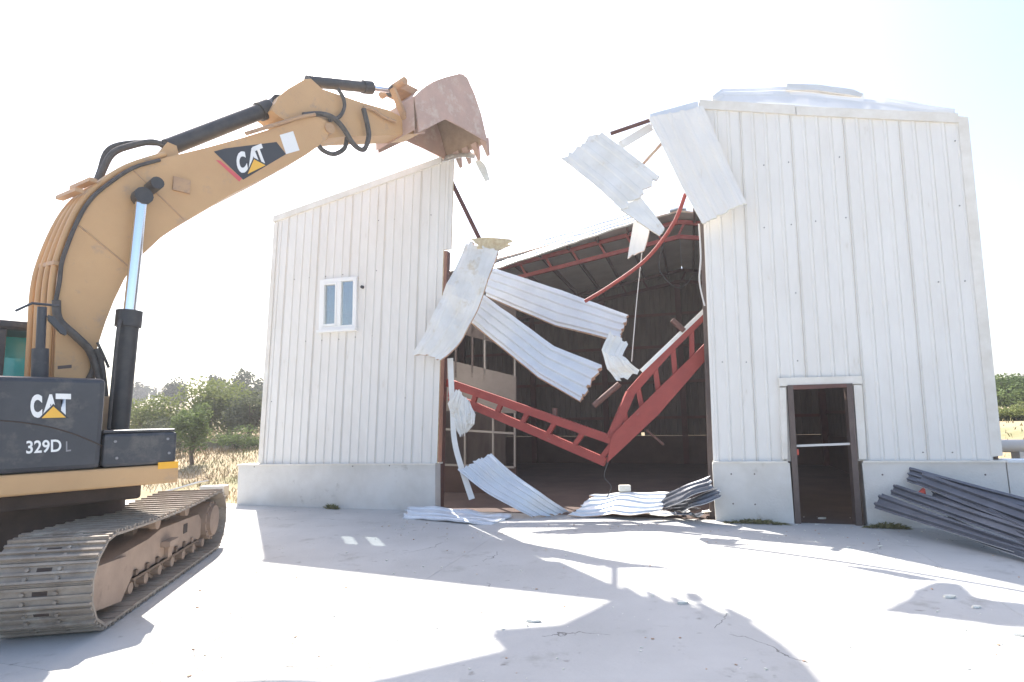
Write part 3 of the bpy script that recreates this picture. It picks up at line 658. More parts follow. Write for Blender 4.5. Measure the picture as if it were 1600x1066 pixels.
rod('wire', 'loose white cable hanging down the edge of the wall with the door', smoothline([FP(1092, 350, .05), FP(1095, 400, -.02), FP(1093, 440, .0), FP(1101, 478, 0)]), .014, 'cabinframe', 'cable')
rod('wire', 'slack dark cable looping under the standing roof', smoothline([FP(1040, 372, TF), FP(1030, 420, TF - .3), FP(1060, 450, TF - .5), FP(1085, 430, TF)]), .014, 'rubber', 'cable')
rod('wire', 'frayed cable trailing off the foot of the snapped red truss', smoothline([FP(950, 722, .0), FP(944, 745, -.05), FP(955, 760, -.1), FP(948, 778, -.1)]), .009, 'rubber', 'cable')
rod('purlin_stub', 'short brown stub sticking up from the white strip on the leaning truss', [FP(1050, 500, .3), FP(1069, 517, .35)], .05, 'purlin')
rod('purlin_stub', 'broken brown purlin end poking out left of the leaning truss', [FP(928, 634, .2), FP(968, 600, .2)], .055, 'purlin')
rod('purlin_stub', 'small upright brown stub on top of the straight lattice beam', [FP(867, 638, .2), FP(867, 658, .2)], .05, 'purlin')
rod('purlin_stub', 'thin dark rod under the leaning truss', [FP(1010, 672, .5), FP(1037, 695, .5)], .02, 'purlin')

# ------------------------------------------------------------------ stack of blue grey sheets by the door
bundle = [  # lower and upper corner of the end by the door, of the far end, and how far each end stands off the wall
 ((1366, 794), (1378, 771), (1690, 925), (1690, 884), -.45, -2.6, 'bottom sheet of the blue grey stack, set furthest toward the doorway', 2),
 ((1392, 773), (1400, 757), (1690, 880), (1690, 850), -.35, -2.3, 'blue grey sheet second from the bottom of the stack, its end under the red rag', 2),
 ((1418, 753), (1422, 730), (1690, 832), (1690, 800), -.22, -1.6, 'top blue grey sheet of the stack leaning on the concrete wall', 3),
 ((1430, 757), (1446, 739), (1690, 852), (1690, 822), -.42, -1.9, 'blue grey sheet with a rusty edge second from the top of the stack', 2),
 ((1452, 790), (1460, 766), (1690, 888), (1690, 850), -.60, -2.3, 'short faced blue grey sheet between the rusty edged sheet and the white cut end', 3),
 ((1500, 803), (1503, 773), (1690, 905), (1690, 858), -.80, -2.5, 'broad blue grey sheet with a white cut end in the front of the stack', 3),
 ((1470, 827), (1482, 806), (1690, 940), (1690, 895), -1.0, -2.8, 'narrow blue grey sheet lying on the slab at the front of the stack', 2)]
for k, (a_, b_, c, d_, t0_, t1_, lab, rb) in enumerate(bundle):
    A0, B0, A1, B1 = FP(*a_, t0_), FP(*b_, t0_ + .10), FP(*c, t1_), FP(*d_, t1_ + .12)
    for q in (A0, A1): q.z = max(q.z, .03)
    sag = Vector((0, 0, -.008))
    o = sheet('grey_sheet', [(A0, B0), (A0.lerp(A1, .5) + sag, B0.lerp(B1, .5) + sag), (A1, B1)], rb, .045, .012, ('greysheet', 'greysheet', 'greyend'), jag=.01, crumple=.004, seed=30 + k)
    tag(o, lab, 'sheet')
b = MB(); c = FP(1432, 767, -.42)
b.tube([c + Vector((-.05, -.08, -.06)), c + Vector((.02, -.10, .0)), c + Vector((.06, -.08, -.1))], [.03, .06, .02], 7); tag(b.build('red_rag', 'red_tag'), 'small orange red rag hanging on the stack of blue grey sheets', 'rag')

# ------------------------------------------------------------------ excavator
ALPHA = math.radians(48); EC = Vector((-5.2, 6.6, 0))
ea = Vector((math.cos(ALPHA), math.sin(ALPHA), 0)); eb = Vector((-math.sin(ALPHA), math.cos(ALPHA), 0))   # forward, left
ex = empty('excavator', EC, ALPHA)
tag(ex, 'yellow and black tracked excavator reaching its bucket over the shed wall', 'excavator')
def EL(px, py, y):                                # sight line met with the upright plane y = const of the machine
    q = meet(px, py, EC + eb * y, eb) - EC; return Vector((q.dot(ea), q.dot(eb), q.z))
def eprism(name, pts, y, dep, mats, parent=ex, bevel=0, side=None):
    b = MB(); b.prism([EL(px, py, y) for (px, py) in pts], (0, dep, 0), 0, side); return b.build(name, mats, parent, bevel=bevel)
BY = -.33                                         # near face of boom
boom_px = [(84, 604), (88, 500), (92, 448), (100, 403), (120, 349), (140, 315), (165, 289), (206, 263), (264, 245), (322, 231), (380, 215), (448, 194), (480, 182), (495, 182), (509, 189), (516, 203), (510, 217), (498, 228), (480, 241), (420, 274), (359, 305), (289, 346), (252, 371), (223, 398), (205, 420), (194, 437), (178, 470), (165, 503), (153, 540), (136, 604)]
boom = eprism('boom', boom_px, BY, .66, ['yellow'], bevel=.012)
# weld-on lips, ports and pins
b = MB(); p = EL(283, 290, BY); b.box((p.x - .10, BY - .03, p.z - .09), (p.x + .10, BY, p.z + .09)); b.build('port_cover', 'yellow_worn', boom)
b = MB(); p = EL(516, 200, BY - .03); b.tube([p, p + Vector((0, .72, 0))], .085, 14); b.build('boom_pin', 'yellow_worn', boom)
# pipes on the back of the boom
b4 = [(25, 592), (40, 540), (52, 490), (62, 430), (70, 384), (88, 347), (108, 318), (136, 292)]
for k in range(4):
    b = MB(); pts = [EL(90, 604, BY), EL(86, 520, BY), EL(90, 448, BY), EL(98, 403, BY), EL(118, 349, BY), EL(138, 314, BY), EL(165, 288, BY), EL(206, 262, BY), EL(264, 243, BY)]
    out = []
    for i, p in enumerate(pts):
        d = (pts[min(i + 1, len(pts) - 1)] - pts[max(i - 1, 0)]).normalized(); nn = Vector((-d.z, 0, d.x))
        out.append(p + nn * (.04 + .032 * k * min(1, 1.25 - i * .12)) + Vector((-.05 * (i == 0), .07 + .15 * k, 0)))
    b.tube(smoothline(out, 4), .034, 8); b.build('pipe', 'yellow', boom)
b = MB(); pts = [EL(x, y, BY - .02) for (x, y) in ((87, 470), (93, 440), (98, 405), (119, 350), (140, 314), (166, 290), (207, 263), (250, 250))]; b.tube(smoothline(pts, 4), .022, 8); b.build('hose', 'rubber', boom)
for (x, y) in ((95, 414), (128, 300), (150, 284)):
    b = MB(); p = EL(x, y, BY); q = EL(x - 6, y - 4, BY); d = (q - p).normalized()
    b.bar(p + d * .03 + Vector((0, .0, 0)), p + d * .12 + Vector((0, .60, 0)), .08, .045); b.build('pipe_clamp', 'yellow_worn', boom)
for (a_, k) in (((85, 485), 0), ((120, 520), 1)):
    pass
b = MB(); b.tube(smoothline([EL(88, 470, BY - .06), EL(92, 500, BY - .1), EL(118, 525, BY - .12), EL(140, 548, BY - .1), EL(148, 575, BY - .05), EL(136, 600, BY)], 6), .042, 8); b.build('hose', 'rubber', boom)
b = MB(); b.tube(smoothline([EL(148, 300, BY + .3), EL(160, 268, BY + .3), EL(176, 240, BY + .3), EL(205, 228, BY + .3), EL(240, 222, BY + .3), EL(262, 232, BY + .3)], 6), .04, 8); b.build('hose', 'rubber', boom)
b = MB(); b.tube(smoothline([EL(144, 302, BY + .45), EL(156, 271, BY + .45), EL(170, 235, BY + .45), EL(205, 224, BY + .45), EL(258, 224, BY + .45)], 6), .04, 8); b.build('hose', 'rubber', boom)
# stick
SY = -.24
st_px = [(424, 172), (436, 150), (450, 139), (476, 124), (486, 123), (503, 139), (564, 160), (606, 172), (630, 184), (660, 193), (663, 203), (656, 209), (616, 211), (540, 213), (514, 216), (490, 200), (446, 188), (436, 182)]
stick = eprism('stick', st_px, SY, .48, ['yellow'], bevel=.01)
for (pts, y, r) in (([(474, 180), (500, 178), (520, 184), (536, 200), (552, 225), (568, 234), (576, 215), (574, 195), (568, 170)], SY - .10, .042), ([(498, 228), (506, 236), (522, 241), (538, 232), (542, 216)], BY + .1, .038), ([(527, 138), (536, 152), (538, 168), (530, 183), (514, 188)], SY - .08, .03)):
    b = MB(); b.tube(smoothline([EL(x, y_, y) for (x, y_) in pts], 6), r, 8); b.build('hose', 'rubber', stick)
b = MB(); b.tube(smoothline([EL(x, y_, BY - .04) for (x, y_) in ((384, 209), (440, 192), (470, 183), (492, 179))], 4), .028, 8); b.build('pipe', 'yellow_worn', boom)
b = MB(); b.tube(smoothline([EL(x, y_, SY - .05) for (x, y_) in ((568, 168), (585, 172), (600, 183), (618, 190))], 4), .028, 8); b.build('pipe', 'yellow_worn', stick)
# cylinders
def cyl(name, p0, p1, p2, r, y, mt='blackcyl', rr=.5, tail=.0):
    A, B, C = EL(*p0, y), EL(*p1, y), EL(*p2, y)
    b = MB(); d = (B - A).normalized(); b.tube([A, B], r, 16); o = b.build(name, mt, ex)
    b = MB(); b.tube([B - d * .16, B + d * .03], r * 1.22, 16); b.build('gland', mt, o)
    b = MB(); b.tube([B, C], r * rr, 14); b.build('rod', 'chrome', o)
    b = MB(); b.tube([C + Vector((0, -.08, 0)), C + Vector((0, .08, 0))], r * .92, 14); b.build('rod_eye', 'blackcyl', o)
    return o
for y in (-.47, .47):
    o = cyl('boom_cylinder', (182, 690), (202, 490), (222, 308), .112, y, rr=.58)
b = MB(); b.tube(smoothline([EL(188, 500, -.58), EL(184, 520, -.62), EL(176, 600, -.62), EL(170, 670, -.60)], 5), .02, 8); b.build('hose', 'rubber', ex)
b = MB(); c = EL(222, 306, 0); b.tube([Vector((c.x, -.60, c.z)), Vector((c.x, .60, c.z))], .075, 14); b.build('cylinder_pin', 'blackcyl', boom)
cyl('stick_cylinder', (262, 231), (418, 170), (432, 161), .115, 0, rr=.55)
cyl('bucket_cylinder', (480, 127), (578, 137), (612, 142), .095, 0, rr=.5)
eprism('cylinder_bracket', [(240, 250), (262, 222), (276, 228), (280, 244)], -.14, .28, ['yellow'], boom)
# bucket linkage
for y in (-.30, .26):
    b = MB(); b.bar(EL(613, 138, y), EL(637, 196, y), .05, .12, up=Vector((0, 1, 0))); b.build('tipping_link', 'yellow_worn', ex)
b = MB(); b.bar(EL(613, 138, 0), EL(658, 160, 0), .42, .15, up=Vector((0, 1, 0)).cross(Vector((1, 0, 0)))); b.build('bucket_link', 'yellow_worn', ex)
b = MB(); c = EL(614, 138, 0); b.tube([Vector((c.x, -.36, c.z)), Vector((c.x, .36, c.z))], .07, 12); b.build('link_pin', 'yellow_worn', ex)
# bucket
KY, KW = -.62, 1.24
side = [(648, 150), (676, 128), (718, 115), (730, 121), (742, 148), (752, 178), (762, 222), (726, 201), (697, 186), (655, 206)]
shell = [(650, 202), (648, 150), (676, 128), (718, 115), (730, 121), (742, 148), (752, 178), (763, 223)]
bk = empty('bucket', (0, 0, 0), 0, ex)
for y, nm in ((KY, 'side_plate'), (KY + KW - .03, 'side_plate')):
    b = MB(); pts = [EL(px, py, KY) for (px, py) in side]; off = Vector((0, y - KY, 0)); b.prism([p + off for p in pts], (0, .03, 0)); b.build(nm, 'bucket', bk)
b = MB(); pts = [EL(px, py, KY) for (px, py) in shell]; sp = smoothline(pts[1:-1], 4); sp = [pts[0]] + sp + [pts[-1]]
cen = sum(sp, Vector()) / len(sp); nn = len(sp)
inn = [p + (cen - p).normalized() * .035 for p in sp]; V = []
for q in (sp, inn):
    for yy in (.031, KW - .031):
        V += [p + Vector((0, yy, 0)) for p in q]
f1 = [(i, i + 1, nn + i + 1, nn + i) for i in range(nn - 1)]; f2 = [(2 * nn + i, 3 * nn + i, 3 * nn + i + 1, 2 * nn + i + 1) for i in range(nn - 1)]
b.add(V, f1, 0); b.add(V, f2, 1); b.add(V, [(0, nn, 3 * nn, 2 * nn), (nn - 1, 3 * nn - 1, 4 * nn - 1, 2 * nn - 1)], 0); b.build('shell', ['bucket', 'bucket_in'], bk)
lip = EL(763, 223, KY); ld = (lip - EL(752, 178, KY)).normalized()
for k in range(5):
    b = MB(); yy = KY + .08 + (KW - .16) * k / 4; p = Vector((lip.x, yy, lip.z)) - ld * .10
    q = p + ld * .34; s_ = Vector((0, 1, 0)); n_ = ld.cross(s_)
    V = [p + s_ * .075 + n_ * .06, p - s_ * .075 + n_ * .06, p - s_ * .075 - n_ * .06, p + s_ * .075 - n_ * .06, q + s_ * .035 + n_ * .012, q - s_ * .035 + n_ * .012, q - s_ * .035 - n_ * .012, q + s_ * .035 - n_ * .012]
    b.add(V, [(0, 1, 2, 3), (7, 6, 5, 4), (0, 4, 5, 1), (1, 5, 6, 2), (2, 6, 7, 3), (3, 7, 4, 0)]); b.build('tooth', 'bucket', bk)
for y in (-.33, .27):
    b = MB(); b.prism([EL(px, py, y) for (px, py) in ((648, 146), (664, 146), (672, 170), (664, 208), (650, 208), (648, 175))], (0, .06, 0)); b.build('ear', 'bucket', bk)
b = MB(); c = EL(657, 200, 0); b.tube([Vector((c.x, -.4, c.z)), Vector((c.x, .4, c.z))], .07, 12); b.build('bucket_pin', 'bucket', bk)
# upper structure
HY = -1.36
def hbox(name, pts, y, dep, mats, bevel=.02, parent=ex): return eprism(name, pts, y, dep, mats, parent, bevel)
z_top, z_mid, z_bot = EL(80, 589, HY).z, EL(80, 738, HY).z, EL(80, 771, HY).z
xF = EL(163, 650, HY).x; xB = EL(277, 700, HY).x
def lbox(name, lo, hi, mats, bevel=.02, parent=ex): b = MB(); b.box(lo, hi); return b.build(name, mats, parent, bevel=bevel)
side_p = lbox('side_panel', (-1.75, HY, z_mid + .004), (xF, -.55, z_top), 'black', .05)
lbox('rear_panel', (-2.3, HY, z_mid + .004), (-1.755, 1.36, z_top + .05), 'black', .04)
b = MB(); pts = []
for i in range(13):
    a_ = math.radians(-62 + 124 * i / 12); pts.append((-1.3 - 1.75 * math.cos(a_), 1.55 * math.sin(a_), z_bot))
b.prism(pts + [(-2.31, 1.36, z_bot), (-2.31, -1.36, z_bot)][::-1][:0], (0, 0, 1.25)); b.build('counterweight', 'yellow', ex, bevel=.05)
zb1 = EL(220, 676, HY).z
stepb = lbox('storage_box', (xF + .012, HY + .01, z_mid + .006), (xB, -.62, zb1), 'black', .035)
lbox('box_lid', (xF + .012, HY + .03, zb1 + .004), (xB - .02, -.62, zb1 + .03), 'black', .008, stepb)
deck = lbox('deck_frame', (-2.3, HY + .005, z_bot), (xB + .03, 1.36, z_mid), 'yellow', .02)
lbox('deck_skirt', (-.9, -1.1, z_bot - .16), (.6, 1.1, z_bot - .003), 'darkunder', .03)
p = EL(262, 727, HY); lbox('reflector', (p.x - .09, HY - .002, p.z - .035), (p.x + .1, HY + .02, p.z + .035), 'reflector', 0, deck)
b = MB(); b.tube([(0, 0, .72), (0, 0, z_bot - .155)], .72, 28); b.build('turntable', 'darkunder', ex)
lbox('engine_hood', (-2.25, -.54, z_mid), (-.75, 1.3, z_top + .12), 'yellow', .05)
# boom foot bracket and cab
lbox('boom_bracket', (-.55, -.5, z_mid), (.55, -.40, z_mid + .75), 'yellow_worn', .02); lbox('boom_bracket', (-.55, .40, z_mid), (.55, .5, z_mid + .75), 'yellow_worn', .02)
cabo = empty('cab', (0, 0, 0), 0, ex)
cx0, cx1, cz1 = -1.35, .30, EL(20, 497, .42).z
lbox('cab_base', (cx0, .56, z_mid + .002), (cx1, 1.36, z_mid + .72), 'cabinframe', .03, cabo); lbox('roof', (cx0, .56, cz1 - .12), (cx1, 1.36, cz1), 'black', .04, cabo)
for (x, y) in ((cx0, .56), (cx0, 1.28), (cx1 - .08, .56), (cx1 - .08, 1.28), (-.5, .56)):
    lbox('pillar', (x, y, z_mid + .72), (x + .08, y + .08, cz1 - .12), 'black', .01, cabo)
lbox('window', (cx0 + .08, .575, z_mid + .72), (-.5, .585, cz1 - .45), 'teal', 0, cabo); lbox('window', (-.42, .575, z_mid + .72), (cx1 - .08, .585, cz1 - .45), 'teal', 0, cabo)
lbox('window', (cx0 + .08, 1.30, z_mid + .72), (cx1 - .08, 1.31, cz1 - .12), 'teal', 0, cabo)
# exhaust-side post, mirror and rail
b = MB(); b.tube([EL(62, 604, -.95), EL(63, 545, -.95)], .07, 10); b.tube([EL(63, 545, -.95), EL(66, 480, -.95)], .04, 10); b.build('mirror_post', 'black', ex)
b = MB(); b.tube([EL(24, 486, -.95), EL(50, 474, -.95), EL(92, 478, -.95)], .014, 6); b.build('mirror_arm', 'black', ex)
b = MB(); b.prism([EL(75, 492, -1.0), EL(85, 495, -1.0), EL(104, 517, -1.0), (EL(104, 524, -1.0)), EL(96, 521, -1.0), EL(76, 500, -1.0)], (0, .06, 0)); b.build('mirror', 'black', ex, bevel=.01)
for (pts, r) in (([(150, 545), (158, 565), (163, 600), (168, 650)], .03), ([(144, 552), (152, 580), (160, 620), (165, 665)], .03), ([(152, 535), (162, 556), (170, 575)], .015)):
    b = MB(); b.tube(smoothline([EL(x, y, -.45) for (x, y) in pts], 5), r, 8); b.build('hose', 'rubber', ex)
for (x, y) in ((180, 690), (262, 686), (182, 716), (264, 708)):
    b = MB(); p = EL(x, y, HY + .01); b.tube([p + Vector((0, .002, 0)), p + Vector((0, -.012, 0))], .014, 6); b.build('bolt', 'grey_print', stepb)
# weld seams across the boom plate
for (p_, q_) in (((120, 350), (205, 420)), ((206, 264), (289, 345))):
    b = MB(); b.tube([EL(*p_, BY), EL(*q_, BY)], .010, 5); b.build('weld_seam', 'yellow_worn', boom)
# writing
def text_mesh(s, bold=.018):
    cu = bpy.data.curves.new('t', 'FONT'); cu.body = s; cu.size = 1; cu.offset = bold; cu.resolution_u = 4; cu.extrude = 0
    o = bpy.data.objects.new('t', cu); col.objects.link(o)
    dg = bpy.context.evaluated_depsgraph_get(); me = bpy.data.meshes.new_from_object(o.evaluated_get(dg)); bpy.data.objects.remove(o)
    return me
def place_text(s, name, q, mt, parent, bold=.018, thick=.0035):
    """q = lower-left, lower-right, upper-left corners in machine coordinates"""
    me = text_mesh(s, bold); xs = [v.co.x for v in me.vertices]; ys = [v.co.y for v in me.vertices]
    x0, x1, y0, y1 = min(xs), max(xs), min(ys), max(ys); o0, ux, uy = q[0], q[1] - q[0], q[2] - q[0]
    for v in me.vertices:
        v.co = o0 + ux * ((v.co.x - x0) / (x1 - x0)) + uy * ((v.co.y - y0) / (y1 - y0))
    me.materials.clear(); me.materials.append(M[mt]); o = bpy.data.objects.new(name, me); col.objects.link(o); o.parent = parent
    return o
def q3(a_, b_, c, y): return [EL(*a_, y), EL(*b_, y), EL(*c, y)]
def tri(name, pts, y, mt, parent): 
    b = MB(); V = [EL(*p, y) for p in pts]; b.add(V, [tuple(range(len(V)))]); return b.build(name, mt, parent)
ty = HY - .003
place_text('C', 'letter', q3((47.5, 653), (66, 653), (47.5, 616), ty), 'white_print', side_p, .05)
place_text('A', 'letter', q3((66, 651.5), (91, 651.5), (67, 616), ty), 'white_print', side_p, .05)
place_text('T', 'letter', q3((87, 651), (111, 651), (87, 615), ty), 'white_print', side_p, .05)
tri('logo_outline', [(60, 654.5), (108, 653.5), (83.5, 631)], ty - .003, 'black_print', side_p)
tri('logo_triangle', [(65, 653.5), (103, 652.5), (83.5, 635)], ty - .006, 'yellow_print', side_p)
place_text('329D', 'number', q3((41, 709.5), (96, 706), (41, 689), ty), 'white_print', side_p, .02)
place_text('L', 'letter', q3((103, 706), (111, 705), (103, 690), ty), 'grey_print', side_p, .01)
b = MB(); pts = [EL(x, y, HY) for (x, y) in ((0, 657), (40, 661), (80, 668), (120, 680), (160, 697))]; b.tube([p + Vector((0, -.001, 0)) for p in smoothline(pts, 4)], .006, 5); b.build('panel_seam', 'darkunder', side_p)
# decal on the boom
by = BY - .004
tri('decal', [(334, 237), (352, 232), (432, 222), (447, 241), (380, 281)], by, 'black_print', boom)
tri('decal_edge', [(337, 250), (344, 251), (378, 279), (374, 284)], by - .002, 'pink_print', boom)
place_text('C', 'letter', q3((373, 274), (388, 267), (367, 241), by - .004), 'white_print', boom, .05)
place_text('A', 'letter', q3((388, 267), (407, 258), (385, 235), by - .004), 'white_print', boom, .05)
place_text('T', 'letter', q3((405, 259), (419, 253), (394, 230), by - .004), 'white_print', boom, .05)
tri('logo_outline', [(384, 274), (418, 257.5), (396, 246)], by - .006, 'black_print', boom)
tri('logo_triangle', [(387, 272), (415, 258.5), (397, 249)], by - .008, 'yellow_print', boom)
tri('sticker', [(437, 211), (458, 205), (468, 235), (447, 241)], by, 'white_print', boom)
tri('worn_patch', [(90, 572), (112, 570), (112, 575), (90, 577)], by, 'doorframe', boom)

# tracks: their own heading under the turned house
TH = math.radians(101); ta_ = Vector((math.cos(TH), math.sin(TH), 0)); tb_ = Vector((-math.sin(TH), math.cos(TH), 0))
rear = ground_at(141, 1004)                       # near outer corner of the right track
SW, TLEN, TR, = .78, 3.75, .365
und = empty('undercarriage', (0, 0, 0), 0, ex)
def track_frame_xf(cw):                            # world -> machine-local matrix for a track lying along ta_
    Mx = Matrix(((ta_.x, tb_.x, 0, cw.x), (ta_.y, tb_.y, 0, cw.y), (0, 0, 1, 0), (0, 0, 0, 1)))
    Ei = Matrix(((ea.x, eb.x, 0, EC.x), (ea.y, eb.y, 0, EC.y), (0, 0, 1, 0), (0, 0, 0, 1))).inverted()
    return Ei @ Mx
c_right = rear + ta_ * (TLEN / 2) + tb_ * (SW / 2); c_left = c_right + tb_ * 2.55
# one shoe mesh, shared
def shoe_mesh():
    b = MB(); l, th = .184, .022
    b.box((-l / 2, -SW / 2, 0), (l / 2, SW / 2, th))
    for x in (-l / 2 + .012, -.01, l / 2 - .03):
        b.box((x, -SW / 2 + .003, th - .001), (x + .020, SW / 2 - .003, th + (.034 if x < -.05 else .024)))
    b.box((-.005, -.055, th), (.045, .055, th + .004), mi=1)
    for y in (-.12, .12):
        for x in (-.045, .03): b.tube([(x, y, th - .002), (x, y, th + .022)], .017, 6)
    me_o = b.build('shoe', ['steel', 'darkunder'], und); me = me_o.data; bpy.data.objects.remove(me_o); return me
SM = shoe_mesh()
def track(cw, main):
    X = track_frame_xf(cw)
    te_ = empty('track', (0, 0, 0), 0, ex); te_.matrix_local = X
    hl = TLEN / 2 - TR; zc = TR + .06; per = 4 * hl + 2 * math.pi * TR; N = round(per / .172)
    def at_s(s):
        s %= per
        if s < 2 * hl: return Vector((-hl + s, 0, zc + TR - .035 * math.sin(math.pi * s / (2 * hl)) * (1 if main else 1) - .0)), 0
        s -= 2 * hl
        if s < math.pi * TR: a_ = s / TR; return Vector((hl + TR * math.sin(a_), 0, zc + TR * math.cos(a_))), a_
        s -= math.pi * TR
        if s < 2 * hl: return Vector((hl - s, 0, zc - TR)), math.pi
        s -= 2 * hl; a_ = math.pi + s / TR; return Vector((hl * -1 + TR * math.sin(a_), 0, zc + TR * math.cos(a_))), a_
    for k in range(N):
        p, a_ = at_s((k + .5) * per / N); o = bpy.data.objects.new('shoe', SM); col.objects.link(o); o.parent = te_
        o.location = p; o.rotation_euler = (0, a_ + .035, 0)
    # chain links just inside the shoes
    b = MB()
    for k in range(N):
        p, a_ = at_s((k + .5) * per / N); R_ = Matrix.Rotation(a_, 4, 'Y')
        for y in (-.09, .09):
            Xk = Matrix.Translation(p) @ R_; b.box((-.075, y - .02, -.085), (.075, y + .02, -.003), Xk)
        q1 = Matrix.Translation(p) @ R_ @ Vector((.08, -.13, -.045)); q2 = Matrix.Translation(p) @ R_ @ Vector((.08, .13, -.045)); b.tube([q1, q2], .022, 6)
    b.build('chain', 'dust', te_)
    # frame, with the tapered recoil end, access hole and lugs
    prof = [(-hl - .18, .26), (-hl - .05, .225), (hl - .42, .225), (hl - .30, .27), (hl - .30, .48), (hl - .42, .57), (.15, .60), (-.15, .61), (-.5, .56), (-hl + .15, .53), (-hl - .18, .50)]
    b = MB(); b.prism([(x, -.26, z) for (x, z) in prof], (0, .52, 0)); fr_ = b.build('track_frame', 'dust', te_, bevel=.03)
    b = MB(); b.prism([(-hl - .30, -.31, .20), (-hl + .35, -.31, .12), (-hl + .55, -.31, .30), (-hl + .45, -.31, .52), (-hl - .2, -.31, .56), (-hl - .34, -.31, .42)], (0, .62, 0)); b.build('idler_guard', 'dust', te_, bevel=.04)
    b = MB(); b.box((-hl + .62, -.30, .235), (hl - .5, -.2605, .262))
    for k in range(7): b.box((-hl + .7 + k * .27, -.285, .262), (-hl + .76 + k * .27, -.2605, .32)); b.build('guide_rail', 'dust', te_)
    b = MB(); b.box((.55, -.268, .42), (.67, -.2595, .53)); b.build('access_hole', 'darkunder', te_)
    b = MB(); b.box((-.15, -.36, .40), (.12, -.262, .46)); b.box((-.02, -.30, .25), (.10, -.262, .40)); b.build('step_lug', 'dust', te_)
    for i in range(8):
        b = MB(); x = -hl + .28 + (2 * hl - .5) * i / 7; b.tube([(x, -.19, .165), (x, .19, .165)], .085, 16); b.tube([(x, -.27, .165), (x, -.19, .165)], .055, 12); b.build('roller', 'dust', te_)
    for x in (-.28, .62):
        b = MB(); b.tube([(x, -.24, .70), (x, .24, .70)], .06, 14); b.tube([(x, -.27, .70), (x, -.20, .70)], .075, 14); b.build('carrier_roller', 'dust', te_)
        b = MB(); b.box((x - .06, -.05, .55), (x + .06, .05, .66)); b.build('roller_bracket', 'dust', te_)
    b = MB(); b.tube([(-hl, -.12, zc), (-hl, .12, zc)], TR - .09, 24); b.tube([(-hl, -.2, zc), (-hl, .2, zc)], .12, 16); b.build('idler', 'dust', te_)
    b = MB(); vv = []
    b.tube([(hl, -.30, zc), (hl, .2, zc)], .255, 24); b.tube([(hl, -.345, zc), (hl, -.29, zc)], .20, 20)
    for k in range(12):
        a_ = k * math.pi / 6; b.tube([(hl + .24 * math.cos(a_), -.318, zc + .24 * math.sin(a_)), (hl + .24 * math.cos(a_), -.295, zc + .24 * math.sin(a_))], .018, 6)
    for k in range(21):
        a_ = k * 2 * math.pi / 21; b.box((.23, -.05, -.025), (.30, .05, .025), Matrix.Translation((hl, 0, zc)) @ Matrix.Rotation(a_, 4, 'Y'))
    b.build('sprocket', 'dust', te_)
track(c_right, True); track(c_left, False)
X = track_frame_xf((c_right + c_left) / 2)
b = MB(); b.box((-.75, -.75, .38), (.75, .75, .74), X)
for sx in (-1, 1):
    for sy in (-1, 1): b.bar(X @ Vector((sx * .5, sy * .6, .52)), X @ Vector((sx * .95, sy * 1.12, .45)), .34, .3)
b.build('car_body', 'darkunder', und)

# ------------------------------------------------------------------ plants
def leaf_crown(b, c, rx, ry, rz, n_, size, rnd, lobes=7):
    cl = []
    for _ in range(lobes):
        d = Vector((rnd.gauss(0, 1), rnd.gauss(0, 1), rnd.gauss(0, .9))).normalized() * rnd.uniform(.35, .72)
        cl.append((Vector((d.x * rx, d.y * ry, d.z * rz)), rnd.uniform(.34, .56)))
    for _ in range(n_):
        lc, lr = rnd.choice(cl); d = Vector((rnd.gauss(0, 1), rnd.gauss(0, 1), rnd.gauss(0, 1))).normalized() * (rnd.random() ** .45) * lr * 1.08
        p = c + lc + Vector((d.x * rx, d.y * ry, d.z * rz))
        s = size * rnd.uniform(.6, 1.4); a_ = Vector((rnd.gauss(0, 1), rnd.gauss(0, 1), rnd.gauss(0, .6))).normalized(); q = a_.cross(Vector((rnd.gauss(0, 1), rnd.gauss(0, 1), rnd.gauss(0, 1)))).normalized()
        b.add([p - a_ * s, p + q * s * .45, p + a_ * s, p - q * s * .45], [(0, 1, 2, 3)])
def tree(name, label, px, ytop, ybase, wpx, D, mt, n_, size, seed, trunk=.22, cat='tree', group=None, fill=1.0):
    rnd = random.Random(seed); s = sight(px, ybase); s = s / s.y; x = s.x * D; z0 = terrain_h(x, D) - .05
    ztop = CAMH + (sight(px, ytop) / sight(px, ytop).y).z * D; h = max(.8, ztop - z0); r = wpx / FPX * D / 2 * 1.02
    e = empty(name, (x, D, z0)); b = MB(); cz = h * (trunk + (1 - trunk) * .5); crown_h = h * (1 - trunk)
    b.tube(smoothline([(0, 0, 0), (.05 * h * rnd.uniform(-1, 1), 0, h * .3), (.04 * h, .02 * h, h * .65)], 3), [.035 * h * (1 - .08 * i) for i in range(7)], 7)
    for k in range(5):
        a_ = rnd.uniform(0, 6.28); q = Vector((math.cos(a_) * r * .55, math.sin(a_) * r * .55, cz + rnd.uniform(-.2, .3) * crown_h)); b.tube([(0, 0, h * (trunk * .8 + .06 * k)), q * .6 + Vector((0, 0, .12 * h)), q], [.02 * h, .012 * h, .005 * h], 5)
    b.build('trunk', 'bark', e)
    b = MB(); leaf_crown(b, Vector((0, 0, cz)), r * 1.15, r * 1.15, crown_h * .58, n_, size, rnd, 9); b.build('crown', mt, e)
    tag(e, label, cat, group); return e
tree('small_tree', 'small bright green tree with bare trunk nearest the black storage box', 302, 630, 706, 62, 18.5, 'leaf_m', 3200, .055, 1, .26)
tree('small_tree', 'broad yellow green tree behind the small bright green one', 318, 592, 692, 128, 25, 'leaf_y', 7500, .075, 2, .18)
tree('small_tree', 'loose yellow green bush beside the black boom cylinder', 232, 612, 705, 96, 23, 'leaf_y', 5200, .065, 3, .12)
tree('olive_tree', 'grey green olive tree close to the corner of the shed', 390, 612, 694, 76, 24, 'leaf_o', 4600, .065, 4, .22)
